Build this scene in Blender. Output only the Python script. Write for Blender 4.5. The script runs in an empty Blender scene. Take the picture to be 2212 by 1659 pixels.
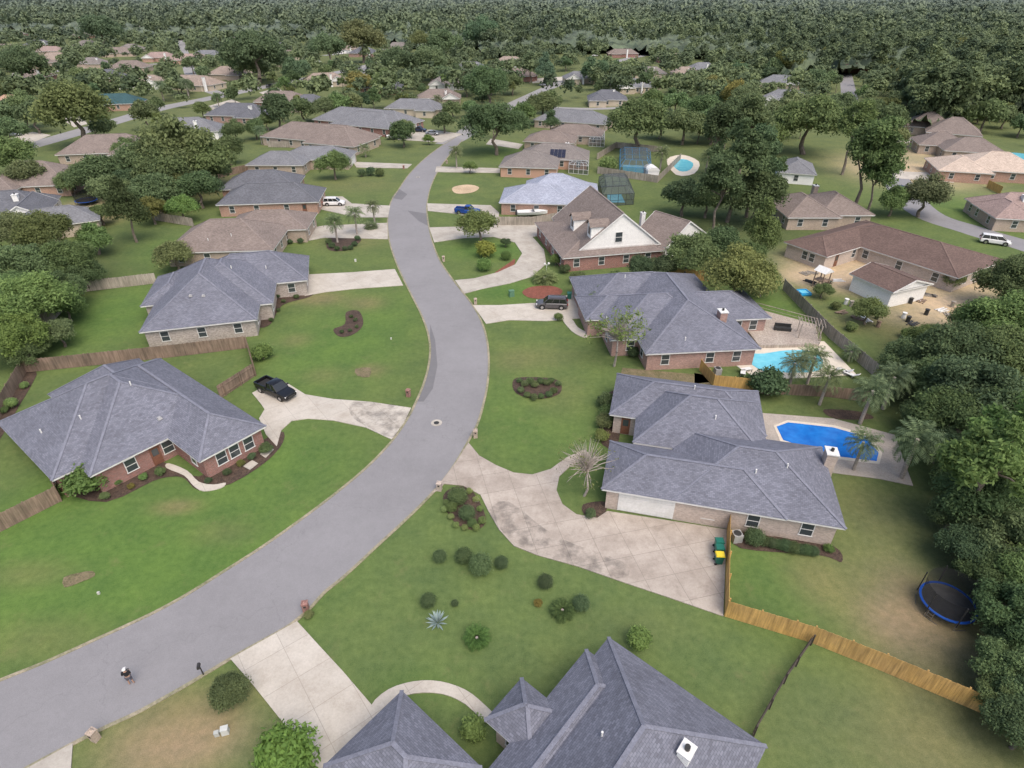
import bpy, math, random, numpy as np
from mathutils import Vector, Matrix
random.seed(7); rng=np.random.default_rng(7)
S=bpy.context.scene; COL=S.collection
# ---------------------------------------------------------------- survey (site plan read off an aerial view)
CAMH=40.0; PITCH=math.radians(33); F=1289.0
cp,sp=math.cos(PITCH),math.sin(PITCH)
def PT(px,py,z=0.0):
    u=(px-1106.0)/F; v=(829.5-py)/F
    t=(CAMH-z)/max(sp-cp*v,1e-4)
    return u*t,t*(cp+sp*v),t
def P(px,py,z=0.0): return PT(px,py,z)[:2]
def proj(x,y,z):
    dz=z-CAMH; f=y*cp-dz*sp; up=y*sp+dz*cp
    return 1106+F*x/f,829.5-F*up/f
# ---------------------------------------------------------------- materials
def newmat(name,rough=.85,metal=0,spec=.3):
    m=bpy.data.materials.new(name); m.use_nodes=True
    b=m.node_tree.nodes['Principled BSDF']; b.inputs['Roughness'].default_value=rough
    b.inputs['Metallic'].default_value=metal; b.inputs['Specular IOR Level'].default_value=spec
    return m,m.node_tree,b
def c4(c): return (c[0],c[1],c[2],1)
def N(nt,t,**k):
    n=nt.nodes.new(t)
    for a,v in k.items(): setattr(n,a,v)
    return n
def mixc(nt,a,b,fac,mode='MIX'):
    n=N(nt,'ShaderNodeMix',data_type='RGBA',blend_type=mode)
    for s,i in ((fac,0),(a,6),(b,7)):
        if hasattr(s,'links'): nt.links.new(s,n.inputs[i])
        else: n.inputs[i].default_value=s if i==0 else c4(s)
    return n.outputs[2]
def ramp(nt,sock,p0,p1,c0=(0,0,0),c1=(1,1,1)):
    r=N(nt,'ShaderNodeValToRGB'); r.color_ramp.elements[0].position=p0; r.color_ramp.elements[1].position=p1
    r.color_ramp.elements[0].color=c4(c0); r.color_ramp.elements[1].color=c4(c1)
    nt.links.new(sock,r.inputs[0]); return r.outputs[0]
def noisef(nt,scale,detail=4,coord='Object',rough=.6,sc=None):
    t=N(nt,'ShaderNodeTexCoord'); n=N(nt,'ShaderNodeTexNoise')
    n.inputs['Scale'].default_value=scale; n.inputs['Detail'].default_value=detail; n.inputs['Roughness'].default_value=rough
    if sc:
        mp=N(nt,'ShaderNodeMapping'); mp.inputs['Scale'].default_value=sc
        nt.links.new(t.outputs[coord],mp.inputs[0]); nt.links.new(mp.outputs[0],n.inputs['Vector'])
    else: nt.links.new(t.outputs[coord],n.inputs['Vector'])
    return n.outputs['Fac']
def bump(nt,b,h,strength=.3,dist=.02):
    n=N(nt,'ShaderNodeBump'); n.inputs['Strength'].default_value=strength; n.inputs['Distance'].default_value=dist
    nt.links.new(h,n.inputs['Height']); nt.links.new(n.outputs[0],b.inputs['Normal'])
def hazemix(nt,col,hz=(.22,.26,.245),y0=220,y1=2300,mx=.8):
    # aerial haze painted into the base colour: far terrain cover is paler with distance along the survey axis
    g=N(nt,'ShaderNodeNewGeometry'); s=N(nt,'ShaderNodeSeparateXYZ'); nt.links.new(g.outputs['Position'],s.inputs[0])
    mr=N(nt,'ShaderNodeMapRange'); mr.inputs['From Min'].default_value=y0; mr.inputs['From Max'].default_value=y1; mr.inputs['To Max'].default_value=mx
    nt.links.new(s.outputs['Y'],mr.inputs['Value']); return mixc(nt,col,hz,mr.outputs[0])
def mnoise(name,c1,c2,s1=1.,s2=12.,rough=.9,metal=0,amp=.35,coord='Object',bmp=0,dist=False):
    m,nt,b=newmat(name,rough,metal)
    a=mixc(nt,c1,c2,ramp(nt,noisef(nt,s1,5,coord),.35,.65))
    f=noisef(nt,s2,3,coord)
    g=ramp(nt,f,.25,.75,(1-amp,)*3,(1+amp*.6,)*3); a=mixc(nt,a,g,1.0,'MULTIPLY')
    if dist: a=hazemix(nt,a)
    nt.links.new(a,b.inputs['Base Color'])
    if bmp: bump(nt,b,f,bmp)
    return m
def mbrick(name,c1,c2,mortar,bw,bh,ms,stain=.3,rough=.9,sts=.35):
    m,nt,b=newmat(name,rough)
    t=N(nt,'ShaderNodeTexCoord'); k=N(nt,'ShaderNodeTexBrick')
    k.inputs['Scale'].default_value=1; k.inputs['Brick Width'].default_value=bw; k.inputs['Row Height'].default_value=bh
    k.inputs['Mortar Size'].default_value=ms; k.inputs['Color1'].default_value=c4(c1); k.inputs['Color2'].default_value=c4(c2)
    k.inputs['Mortar'].default_value=c4(mortar); k.inputs['Bias'].default_value=0; k.inputs['Mortar Smooth'].default_value=.3
    nt.links.new(t.outputs['UV'],k.inputs['Vector'])
    g=ramp(nt,noisef(nt,sts,5,'Object',.65),.3,.7,(1-stain,)*3,(1+stain*.5,)*3)
    g2=ramp(nt,noisef(nt,6,3,'Object',.7),.25,.75,(.85,)*3,(1.12,)*3)
    a=mixc(nt,k.outputs['Color'],g,1.,'MULTIPLY')
    nt.links.new(mixc(nt,a,g2,1.,'MULTIPLY'),b.inputs['Base Color'])
    bump(nt,b,k.outputs['Fac'],.4,-.012)
    return m
def shingle(name,c,v=.19,stain=.16):
    return mbrick(name,tuple(x*(1-v) for x in c),tuple(x*(1+v) for x in c),tuple(x*.55 for x in c),.32,.16,.011,stain)
RC={'slate':(.158,.165,.203),'slatelight':(.32,.345,.42),'grey':(.18,.185,.2),'darkgrey':(.125,.13,.148),'brown':(.21,.173,.155),
    'chocolate':(.14,.096,.082),'tan':(.29,.235,.2),'pink':(.3,.225,.205),'beige':(.5,.41,.34),'orange':(.38,.25,.18),'teal':(.04,.09,.1),'greybrown':(.2,.18,.17)}
ROOF={k:shingle('shingle_'+k,c) for k,c in RC.items()}
CAP={k:mnoise('ridge_'+k,tuple(x*1.2+.01 for x in c),tuple(x for x in c),2,9,amp=.25) for k,c in RC.items()}
def brk(name,c,v=.25,mo=(.4,.37,.34)): return mbrick(name,tuple(x*(1-v) for x in c),tuple(x*(1+v) for x in c),mo,.22,.075,.01,.15)
WALL={'red':brk('brick_red',(.25,.085,.065)),'rose':brk('brick_rose',(.36,.2,.165)),'buff':brk('brick_buff',(.5,.41,.35),.16),
 'greybrick':brk('brick_weathered',(.38,.33,.295),.3),'orange':brk('brick_orange',(.4,.22,.155)),'peach':mnoise('stucco_peach',(.5,.31,.23),(.45,.28,.2),.5,8,amp=.1),
 'white':mbrick('siding_white',(.76,.76,.74),(.8,.8,.78),(.5,.5,.5),8,.2,.012,.08),'cream':mnoise('stucco_cream',(.5,.43,.34),(.44,.38,.3),.5,8,amp=.1),'tan':brk('brick_tan',(.4,.31,.24),.2)}
WHITE=mnoise('white_paint',(.7,.7,.69),(.6,.6,.58),.8,5,.6,amp=.1)
DARKM=mnoise('dark_metal',(.03,.03,.03),(.045,.045,.045),2,20,.5)
GLASS,nt_,b_=newmat('window_glass',.08,0,.8); b_.inputs['Base Color'].default_value=(.05,.06,.065,1)
CARGL,nt_,b_=newmat('car_glass',.05,0,.9); b_.inputs['Base Color'].default_value=(.012,.014,.016,1)
RUBBER=mnoise('rubber',(.02,.02,.02),(.03,.03,.03),5,30,.8)
CHROME,nt_,b_=newmat('alloy',.3,.9); b_.inputs['Base Color'].default_value=(.5,.5,.52,1)
LAMPW,nt_,b_=newmat('headlight_lens',.15,0,.6); b_.inputs['Base Color'].default_value=(.6,.6,.6,1)
LAMPR,nt_,b_=newmat('taillight_lens',.2,0,.6); b_.inputs['Base Color'].default_value=(.3,.01,.01,1)
SOLAR=mbrick('solar_cells',(.012,.016,.035),(.016,.02,.045),(.09,.09,.1),.5,.5,.02,.05,.2)
def paint(name,c,rough=.25,metal=.2):
    m=mnoise(name,c,tuple(x*.92 for x in c),1.5,8,rough,metal,amp=.06)
    m.node_tree.nodes['Principled BSDF'].inputs['Coat Weight'].default_value=.5; return m
def masphalt(name,c,amp=.26):
    m,nt,b=newmat(name,.93)
    a=mixc(nt,tuple(x*.92 for x in c),tuple(x*1.06 for x in c),ramp(nt,noisef(nt,.1,7,rough=.7),.35,.65))
    g=ramp(nt,noisef(nt,1.2,6,rough=.75),.25,.8,(1-amp*.3,)*3,(1+amp*.25,)*3)
    g2=ramp(nt,noisef(nt,22,3,rough=.8),.2,.8,(1-amp,)*3,(1+amp*.8,)*3)
    a=mixc(nt,a,g,1.,'MULTIPLY'); a=mixc(nt,a,g2,1.,'MULTIPLY')
    t=N(nt,'ShaderNodeTexCoord'); v=N(nt,'ShaderNodeTexVoronoi',feature='DISTANCE_TO_EDGE'); v.inputs['Scale'].default_value=.09
    dn=N(nt,'ShaderNodeTexNoise'); dn.inputs['Scale'].default_value=.8; dn.inputs['Detail'].default_value=5
    nt.links.new(t.outputs['Object'],dn.inputs['Vector'])
    va=N(nt,'ShaderNodeVectorMath',operation='ADD'); nt.links.new(t.outputs['Object'],va.inputs[0])
    sc=N(nt,'ShaderNodeVectorMath',operation='SCALE'); sc.inputs['Scale'].default_value=2.2; nt.links.new(dn.outputs['Color'],sc.inputs[0]); nt.links.new(sc.outputs[0],va.inputs[1])
    nt.links.new(va.outputs[0],v.inputs['Vector'])
    cr=ramp(nt,v.outputs['Distance'],.001,.004,(.78,)*3,(1,)*3)
    nt.links.new(mixc(nt,a,cr,.6,'MULTIPLY'),b.inputs['Base Color']); bump(nt,b,noisef(nt,25,3),.25)
    return m
ASPH=masphalt('asphalt',(.228,.224,.232)); ASPH2=masphalt('asphalt_fresh',(.16,.158,.165)); ASPH3=masphalt('asphalt_pale',(.265,.26,.26))
def mconc(name,c,stain=(.45,.42,.4),joint=3.0,st=.5,rot=0,jc=.62):
    m,nt,b=newmat(name,.9)
    t=N(nt,'ShaderNodeTexCoord'); mp=N(nt,'ShaderNodeMapping'); mp.inputs['Rotation'].default_value=(0,0,rot); nt.links.new(t.outputs['Object'],mp.inputs[0])
    k=N(nt,'ShaderNodeTexBrick'); k.offset=0; k.inputs['Scale'].default_value=1; k.inputs['Brick Width'].default_value=joint; k.inputs['Row Height'].default_value=joint
    k.inputs['Mortar Size'].default_value=.018; k.inputs['Color1'].default_value=c4(c); k.inputs['Color2'].default_value=c4(tuple(x*.9 for x in c)); k.inputs['Mortar'].default_value=c4(tuple(x*jc for x in c))
    nt.links.new(mp.outputs[0],k.inputs['Vector'])
    a=mixc(nt,k.outputs['Color'],tuple(x*y for x,y in zip(c,stain)),mixc(nt,(0,0,0),ramp(nt,noisef(nt,.28,8,rough=.72),.42,.72),st))
    a=mixc(nt,a,tuple(x*y*.85 for x,y in zip(c,stain)),mixc(nt,(0,0,0),ramp(nt,noisef(nt,.8,8,rough=.78),.52,.72),st*.6))
    g=ramp(nt,noisef(nt,7,5,rough=.75),.25,.75,(.85,)*3,(1.1,)*3)
    nt.links.new(mixc(nt,a,g,1.,'MULTIPLY'),b.inputs['Base Color']); return m
CONC=mconc('concrete_old',(.43,.38,.33),(.55,.52,.5),2.6,.9,rot=-.24,jc=.5); CONC2=mconc('concrete_pale',(.5,.465,.41),(.62,.58,.54),rot=-.66,joint=2.8,st=.65)
CONC3=mconc('concrete_mid',(.45,.42,.37),joint=2.8,st=.6,rot=-.7); KERBM=mnoise('kerb_concrete',(.33,.29,.21),(.2,.2,.12),.5,6,amp=.4)
STAIN,nt_,b_=newmat('damp_film',.7); b_.inputs['Base Color'].default_value=(.13,.12,.11,1); nt_.links.new(mixc(nt_,(0,0,0),ramp(nt_,noisef(nt_,.7,8,rough=.65),.44,.62),.36),b_.inputs['Alpha'])
POOLDECK=mnoise('pool_deck_stone',(.62,.56,.47),(.55,.5,.42),.7,9,amp=.12); DECKOLD=mnoise('patio_stone',(.42,.37,.32),(.33,.3,.27),.5,8,amp=.25)
MULCH=mnoise('mulch_dark',(.06,.042,.034),(.095,.065,.048),1.2,9,amp=.7); MULCHR=mnoise('mulch_red',(.24,.085,.06),(.17,.065,.045),1.5,9,amp=.5)
SOIL=mnoise('bare_soil',(.2,.16,.1),(.13,.12,.06),1.,7,amp=.5); SAND=mnoise('sand',(.55,.42,.28),(.42,.32,.21),.25,4,amp=.35)
def mfence(name,c1,c2):
    m,nt,b=newmat(name,.9)
    a=mixc(nt,c1,c2,ramp(nt,noisef(nt,.45,5),.35,.65)); g=ramp(nt,noisef(nt,5,4,sc=(1,1,.08)),.3,.7,(.6,)*3,(1.25,)*3)
    nt.links.new(mixc(nt,a,g,1.,'MULTIPLY'),b.inputs['Base Color']); return m
FNEW=mfence('cedar_fence_new',(.58,.36,.12),(.42,.27,.11)); FOLD=mfence('cedar_fence_weathered',(.27,.195,.15),(.17,.13,.1)); FGREY=mfence('fence_grey',(.38,.34,.29),(.27,.24,.2)); FDARK=mfence('fence_blackened',(.06,.05,.045),(.1,.085,.07))
def leafmat(name,c1,c2,trans=.3,dist=False):
    m,nt,b=newmat(name,.75,0,.15)
    at=N(nt,'ShaderNodeAttribute',attribute_name='tone'); oi=N(nt,'ShaderNodeObjectInfo')
    a=mixc(nt,c1,c2,at.outputs['Fac']); a=mixc(nt,a,oi.outputs['Color'],1.,'MULTIPLY')
    if dist: a=hazemix(nt,a)
    nt.links.new(a,b.inputs['Base Color'])
    tr=N(nt,'ShaderNodeBsdfTranslucent'); nt.links.new(a,tr.inputs['Color'])
    mx=N(nt,'ShaderNodeMixShader'); mx.inputs[0].default_value=trans
    nt.links.new(b.outputs[0],mx.inputs[1]); nt.links.new(tr.outputs[0],mx.inputs[2]); nt.links.new(mx.outputs[0],nt.nodes['Material Output'].inputs[0])
    return m
LEAF=leafmat('foliage',(.088,.128,.06),(.19,.255,.112),.4); PALML=leafmat('palm_foliage',(.1,.135,.07),(.2,.25,.13)); AGAVE=leafmat('agave_leaf',(.2,.27,.27),(.32,.4,.38),.05)
BARK=mnoise('bark',(.2,.17,.14),(.14,.115,.09),2,12,amp=.5); BARKP=mnoise('bark_pale',(.38,.34,.3),(.3,.26,.23),2,12,amp=.4)
def water(name,c,c2):
    m,nt,b=newmat(name,.06,0,.5)
    nt.links.new(mixc(nt,c,c2,ramp(nt,noisef(nt,.8,4),.35,.7)),b.inputs['Base Color']); bump(nt,b,noisef(nt,3,3),.15,.03); return m
POOLB=water('pool_water_deep',(.01,.12,.45),(.02,.19,.58)); POOLC=water('pool_water_light',(.12,.47,.6),(.2,.58,.68)); SEA=water('sea_water',(.3,.35,.4),(.35,.4,.43))
# ---------------------------------------------------------------- geometry helpers
def boxuv(me):
    uv=me.uv_layers.new(name='UVMap').data
    vs=me.vertices
    for p in me.polygons:
        n=p.normal
        if abs(n.z)>.985: h=Vector((1,0,0)); w=Vector((0,1,0))
        else: h=Vector((0,0,1)).cross(n).normalized(); w=n.cross(h)
        for li in p.loop_indices:
            co=vs[me.loops[li].vertex_index].co; uv[li].uv=(co.dot(h),co.dot(w))
class G:
    def __init__(s): s.v=[];s.f=[];s.m=[]
    def add(s,vs,fs,mi=0):
        o=len(s.v); s.v+=[tuple(v) for v in vs]; s.f+=[tuple(i+o for i in f) for f in fs]; s.m+=[mi]*len(fs); return s
    def hexa(s,b,t,mi=0): return s.add(list(b)+list(t),[(3,2,1,0),(4,5,6,7),(0,1,5,4),(1,2,6,5),(2,3,7,6),(3,0,4,7)],mi)
    def box(s,c,d,mi=0,rz=0,tp=1.):
        x,y,z=d[0]/2,d[1]/2,d[2]/2; cr,sr=math.cos(rz),math.sin(rz)
        def q(k,zz): return [(c[0]+(a*cr-b*sr)*k,c[1]+(a*sr+b*cr)*k,c[2]+zz) for a,b in ((-x,-y),(x,-y),(x,y),(-x,y))]
        return s.hexa(q(1,-z),q(tp,z),mi)
    def tube(s,p0,p1,r0,r1,n=8,mi=0,cap=True):
        p0=Vector(p0);p1=Vector(p1); d=(p1-p0).normalized(); a=d.orthogonal().normalized(); b=d.cross(a)
        vs=[p+(a*math.cos(k*2*math.pi/n)+b*math.sin(k*2*math.pi/n))*r for p,r in ((p0,r0),(p1,r1)) for k in range(n)]
        fs=[(k,(k+1)%n,n+(k+1)%n,n+k) for k in range(n)]
        if cap: fs+=[tuple(range(n-1,-1,-1)),tuple(range(n,2*n))]
        return s.add(vs,fs,mi)
    def beam(s,p0,p1,w,h,mi=0):
        p0=Vector(p0);p1=Vector(p1); d=(p1-p0).normalized(); a=d.cross(Vector((0,0,1)))
        a=a.normalized() if a.length>1e-4 else Vector((1,0,0)); u=a.cross(d).normalized()
        a=a*(w/2);u=u*(h/2)
        return s.hexa([p0-a-u,p0+a-u,p0+a+u,p0-a+u],[p1-a-u,p1+a-u,p1+a+u,p1-a+u],mi)
    def rev(s,prof,n=12,c=(0,0,0),mi=0):
        vs=[(c[0]+r*math.cos(2*math.pi*k/n),c[1]+r*math.sin(2*math.pi*k/n),c[2]+z) for r,z in prof for k in range(n)]
        fs=[(i*n+k,i*n+(k+1)%n,(i+1)*n+(k+1)%n,(i+1)*n+k) for i in range(len(prof)-1) for k in range(n)]
        return s.add(vs,fs,mi)
    def mesh(s,name,mats,smooth=False,uv=True):
        me=bpy.data.meshes.new(name); me.from_pydata(s.v,[],s.f)
        for m in mats: me.materials.append(m)
        me.polygons.foreach_set('material_index',s.m)
        me.update()
        if uv: boxuv(me)
        if smooth:
            me.polygons.foreach_set('use_smooth',[True]*len(s.f)); me.set_sharp_from_angle(angle=math.radians(38))
        return me
def ob(name,me,parent=None,loc=(0,0,0),rz=0,sc=1):
    o=bpy.data.objects.new(name,me); COL.objects.link(o); o.location=loc; o.rotation_euler=(0,0,rz)
    if sc!=1: o.scale=(sc,)*3
    if parent: o.parent=parent
    return o
def top(name,loc,rz,label,cat,group=None,me=None):
    o=ob(name,me,None,loc,rz); o['label']=label; o['category']=cat
    if group: o['group']=group
    return o
def struct(name,me):
    o=ob(name,me); o['kind']='structure'; return o
def smooth(pts,n=5,closed=False):
    pts=[Vector((p[0],p[1])) for p in pts]; out=[]; L=len(pts)
    rngi=range(L if closed else L-1)
    for i in rngi:
        g=(lambda k: pts[k%L]) if closed else (lambda k: pts[min(max(k,0),L-1)])
        p0,p1,p2,p3=g(i-1),g(i),g(i+1),g(i+2)
        for k in range(n):
            t=k/n; out.append(.5*((2*p1)+(-p0+p2)*t+(2*p0-5*p1+4*p2-p3)*t*t+(-p0+3*p1-3*p2+p3)*t**3))
    if not closed: out.append(pts[-1])
    return out
def sheet(name,px,mat,z,sm=0,skirt=0,worldpts=False):
    pts=[Vector(p) if worldpts else Vector(P(*p)) for p in px]
    if sm: pts=smooth(pts,sm,True)
    n=len(pts); a=sum(pts[i].x*pts[(i+1)%n].y-pts[(i+1)%n].x*pts[i].y for i in range(n))
    if a<0: pts=pts[::-1]
    g=G(); g.add([(p.x,p.y,z) for p in pts],[tuple(range(n))])
    if skirt: g.add([(p.x,p.y,z) for p in pts]+[(p.x,p.y,z-skirt) for p in pts],[(i,n+i,n+(i+1)%n,(i+1)%n) for i in range(n)])
    return struct(name,g.mesh(name,[mat]))
ROADPTS=[]
def ribbon(name,pts,w,mat,z,h=0,px=True):
    pts=smooth([P(*p) for p in pts] if px else pts,6); g=G(); L=[];
    for i,p in enumerate(pts):
        d=(pts[min(i+1,len(pts)-1)]-pts[max(i-1,0)]).normalized(); nn=Vector((-d.y,d.x))*w/2
        L.append((p+nn,p-nn))
        if w>4: ROADPTS.append((p.x,p.y))
    vs=[(q.x,q.y,z) for pr in L for q in pr]; fs=[(2*i,2*i+1,2*i+3,2*i+2) for i in range(len(L)-1)]
    if h:
        k=len(vs); vs+=[(q.x,q.y,z-h) for pr in L for q in pr]
        for i in range(len(L)-1): fs+=[(2*i,2*i+2,k+2*i+2,k+2*i),(2*i+1,k+2*i+1,k+2*i+3,2*i+3)]
    g.add(vs,fs); return struct(name,g.mesh(name,[mat]))
# ---------------------------------------------------------------- ground
def axis(dense0,dense1,step,lo,hi):
    a=list(np.arange(dense0,dense1+step/2,step)); s=step; v=dense1
    while v<hi: s*=1.12 if s<8 else 1.25; v+=s; a.append(min(v,hi))
    s=step; v=dense0
    while v>lo: s*=1.12 if s<8 else 1.25; v-=s; a.insert(0,max(v,lo))
    return np.array(a)
gx=axis(-75,125,.6,-9000,9000); gy=axis(8,155,.6,-60,12000)
X,Y=np.meshgrid(gx,gy); nx,ny=len(gx),len(gy)
co=np.stack([X,Y,np.zeros_like(X)],-1).reshape(-1,3)
idx=np.arange(nx*ny).reshape(ny,nx); fq=np.stack([idx[:-1,:-1],idx[:-1,1:],idx[1:,1:],idx[1:,:-1]],-1).reshape(-1,4)
def npmesh(name,co,fq,mats):
    me=bpy.data.meshes.new(name); me.vertices.add(len(co)); me.vertices.foreach_set('co',co.astype(np.float32).ravel())
    nf=len(fq); me.loops.add(nf*4); me.loops.foreach_set('vertex_index',fq.astype(np.int32).ravel())
    me.polygons.add(nf); me.polygons.foreach_set('loop_start',np.arange(0,nf*4,4,dtype=np.int32))
    for m in mats: me.materials.append(m)
    me.update(calc_edges=True); return me
base=np.zeros((len(co),4),np.float32); base[:,3]=1; base[:,:3]=(.102,.15,.052)
far=np.clip((co[:,1]-110)/150,0,1)[:,None]; base[:,:3]=base[:,:3]*(1-far)+np.array((.118,.148,.065))*far
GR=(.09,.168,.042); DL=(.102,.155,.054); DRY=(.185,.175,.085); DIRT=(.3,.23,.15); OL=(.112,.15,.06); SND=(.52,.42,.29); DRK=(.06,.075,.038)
BL=[(250,1200,26,9,GR,.9),(600,1000,10,7,GR,.8),(150,1250,20,8,GR,.8),(700,760,9,13,GR,.7),(820,700,7,12,GR,.5),(230,680,10,12,GR,.8),(1150,900,9,12,GR,.6),(1060,540,8,5,GR,.9),(1100,630,7,5,GR,.9),
(350,540,12,8,GR,.5),(1100,330,12,14,GR,.5),(1650,1250,7,6,GR,.6),(1700,1300,6,6,GR,.5),(150,1050,4,6,GR,.8),(2100,440,14,20,GR,.6),(1680,660,5,8,GR,.8),
(1050,1250,13,9,DL,.95),(1300,1400,14,9,DL,.95),(900,1150,6,6,DL,.6),(1500,1450,8,5,DL,.8),(850,1400,7,4,DL,.8),
(1850,1600,8,5,OL,.9),(2050,1620,5,4,DRY,.6),(1900,1300,5,7,DRY,.5),(2000,1380,4,4,DIRT,.6),(1940,1340,2.5,2,DIRT,.5),(1950,1180,5,6,OL,.8),(1880,1100,4,5,DRY,.4),(2080,1500,4,4,DRK,.6),(2090,1400,4,5,DRK,.6),(1990,1300,3,4,DIRT,.5),(1760,1250,2.5,3,DRY,.5),
(690,645,4,2.5,DRY,.9),(790,655,3,2.5,DRY,.7),(700,620,5,1.2,DIRT,.45),(800,800,2,1.5,DRY,.7),(640,735,2.2,2,DRY,.45),(380,1095,2.2,1,DRY,.8),(700,810,2.6,2,DRY,.35),(60,1240,4,1.5,DRY,.35),(480,1150,3,1.5,DRY,.3),(100,1380,5,2,DRY,.3),
(760,520,7,5,DRY,.45),(760,400,12,7,DRY,.3),(1180,770,5,3,DRY,.3),(1200,850,4,5,DRY,.3),(1110,780,3,3,DRY,.35),
(350,1620,4,2.4,DIRT,.6),(420,1580,4,2.2,DIRT,.65),(370,1530,3,2,DRY,.6),(540,1480,3,1.6,DRY,.4),(60,1600,3,2,DRY,.4),
(980,400,8,8,DL,.6),(1000,410,4,3,DRY,.5),(480,400,12,14,DIRT,.3),(300,500,8,7,DL,.6),(170,470,9,7,DIRT,.8),(190,440,5,5,SND,.5),
(1960,370,16,18,SND,.8),(2010,330,14,12,SND,.6),(1780,585,6,6,SND,.8),(1850,560,12,6,SND,.9),(1830,610,7,5,SND,.85),(2040,655,9,5,SND,.9),(1750,640,5,6,DRY,.7),(1990,690,9,4,SND,.75),(1730,600,4,4,SND,.7),(1900,720,8,6,DRY,.8),(1860,740,6,5,GR,.6),(2090,620,7,4,SND,.7),(1950,600,8,5,SND,.85),(1820,660,3,4,GR,.6),(1720,650,3,7,GR,.6),
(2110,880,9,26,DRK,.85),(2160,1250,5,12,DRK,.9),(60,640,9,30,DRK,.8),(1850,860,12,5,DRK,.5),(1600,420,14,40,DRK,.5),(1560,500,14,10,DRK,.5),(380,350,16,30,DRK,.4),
(1250,1150,2,2,DRY,.3),(1330,1040,1.6,2.5,GR,.8),(900,1480,3,1.5,GR,.4),(1180,1450,4,3,OL,.3),(1390,1350,5,2,OL,.5)]
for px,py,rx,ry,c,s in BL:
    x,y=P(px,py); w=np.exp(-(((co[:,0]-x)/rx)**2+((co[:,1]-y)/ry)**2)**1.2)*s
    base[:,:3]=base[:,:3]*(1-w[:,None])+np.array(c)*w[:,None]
gm=npmesh('ground',co,fq,[])
ca=gm.color_attributes.new('Col','FLOAT_COLOR','POINT'); ca.data.foreach_set('color',base.ravel())
m,nt,b=newmat('grass_ground',.95,0,.1)
at=N(nt,'ShaderNodeAttribute',attribute_name='Col')
g1=ramp(nt,noisef(nt,.22,6,rough=.65),.3,.7,(.82,.84,.9),(1.18,1.1,1.05)); g2=ramp(nt,noisef(nt,1.7,6,rough=.75),.28,.72,(.74,.78,.72),(1.25,1.18,1.2)); g3=ramp(nt,noisef(nt,14,4,rough=.8),.2,.8,(.6,.62,.6),(1.4,1.35,1.4))
a=mixc(nt,at.outputs['Color'],g1,1.,'MULTIPLY'); a=mixc(nt,a,g2,1.,'MULTIPLY'); a=mixc(nt,a,g3,1.,'MULTIPLY')
pm=ramp(nt,noisef(nt,.4,8,rough=.8),.56,.72); a=mixc(nt,a,(.2,.18,.09),mixc(nt,(0,0,0),pm,.42))
nt.links.new(a,b.inputs['Base Color']); bump(nt,b,noisef(nt,18,4),.6,.05)
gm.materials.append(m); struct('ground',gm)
# ---------------------------------------------------------------- roads
LE=[(-260,1570),(-120,1518),(0,1470),(100,1430),(200,1385),(320,1330),(400,1287),(480,1237),(560,1186),(640,1130),(720,1070),(790,1012),(845,955),(880,905),(899,868),(915,830),(926,790),(929,750),(923,715),(910,680),(890,640),(870,600),(853,560),(841,520),(837,480),(843,440),(862,408),(885,375),(915,345),(950,318),(985,296)]
RE=[(-150,1780),(-40,1715),(60,1659),(130,1622),(210,1580),(300,1538),(430,1465),(500,1422),(640,1342),(690,1290),(750,1240),(820,1175),(880,1120),(930,1070),(960,1035),(985,1000),(1012,953),(1032,915),(1045,870),(1053,830),(1056,780),(1051,730),(1038,690),(1020,658),(1000,632),(975,600),(950,562),(935,525),(926,488),(922,452),(926,420),(936,390),(952,360),(975,330),(1000,302)]
def resamp(pts,n):
    pts=smooth([P(*p) for p in pts],6); d=[0]
    for i in range(1,len(pts)): d.append(d[-1]+(pts[i]-pts[i-1]).length)
    xs=np.interp(np.linspace(0,d[-1],n),d,[p.x for p in pts]); ys=np.interp(np.linspace(0,d[-1],n),d,[p.y for p in pts])
    return [(float(a),float(b)) for a,b in zip(xs,ys)]
LL=resamp(LE,120); RR=resamp(RE,120)
g=G(); g.add([(p[0],p[1],.03) for pr in zip(LL,RR) for p in pr],[(2*i,2*i+1,2*i+3,2*i+2) for i in range(119)])
struct('road',g.mesh('road',[ASPH]))
ROADPTS+=[((a[0]+b_[0])/2,(a[1]+b_[1])/2) for a,b_ in zip(LL,RR)]
for E in (LL,RR): ribbon('kerb',E,.26,KERBM,.07,.07,px=False)
ribbon('road',[(960,312),(990,298),(1020,277),(1055,255),(1100,230),(1150,206),(1200,183),(1260,157),(1330,133),(1400,118)],7,ASPH3,.026)
ribbon('road',[(-150,400),(0,335),(130,297),(250,262),(340,236),(450,213),(560,190),(650,172),(760,150),(850,130),(960,112)],9,ASPH3,.022)
ribbon('road',[(1822,130),(1830,180),(1843,250),(1862,290),(1925,375),(1990,455),(2100,497),(2212,530),(2400,590)],7,ASPH,.018)
ribbon('road',[(480,205),(420,175),(400,120),(385,75)],7,ASPH3,.014)
ribbon('road',[(1100,228),(1180,232),(1290,235),(1400,228)],5,ASPH3,.012)
ribbon('road',[(0,175),(150,150),(300,140),(420,135)],7,ASPH3,.011); ribbon('road',[(700,120),(850,105),(1000,102)],7,ASPH3,.010)
ribbon('highway',[(-300,24),(0,20),(130,15),(270,12)],24,CONC2,.03)
for q in ([(846,428),(868,432),(880,420),(862,408),(853,418)],[(880,455),(924,462),(928,490),(905,478)],[(905,870),(1040,880),(1010,955),(900,925),(884,905)],
          [(929,700),(940,735),(945,790),(935,840),(915,868),(899,868),(915,830),(927,788),(929,745)]): sheet('road_patch',q,ASPH2 if len(q)!=5 or q[0][0]<900 else ASPH,.034,0)
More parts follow.
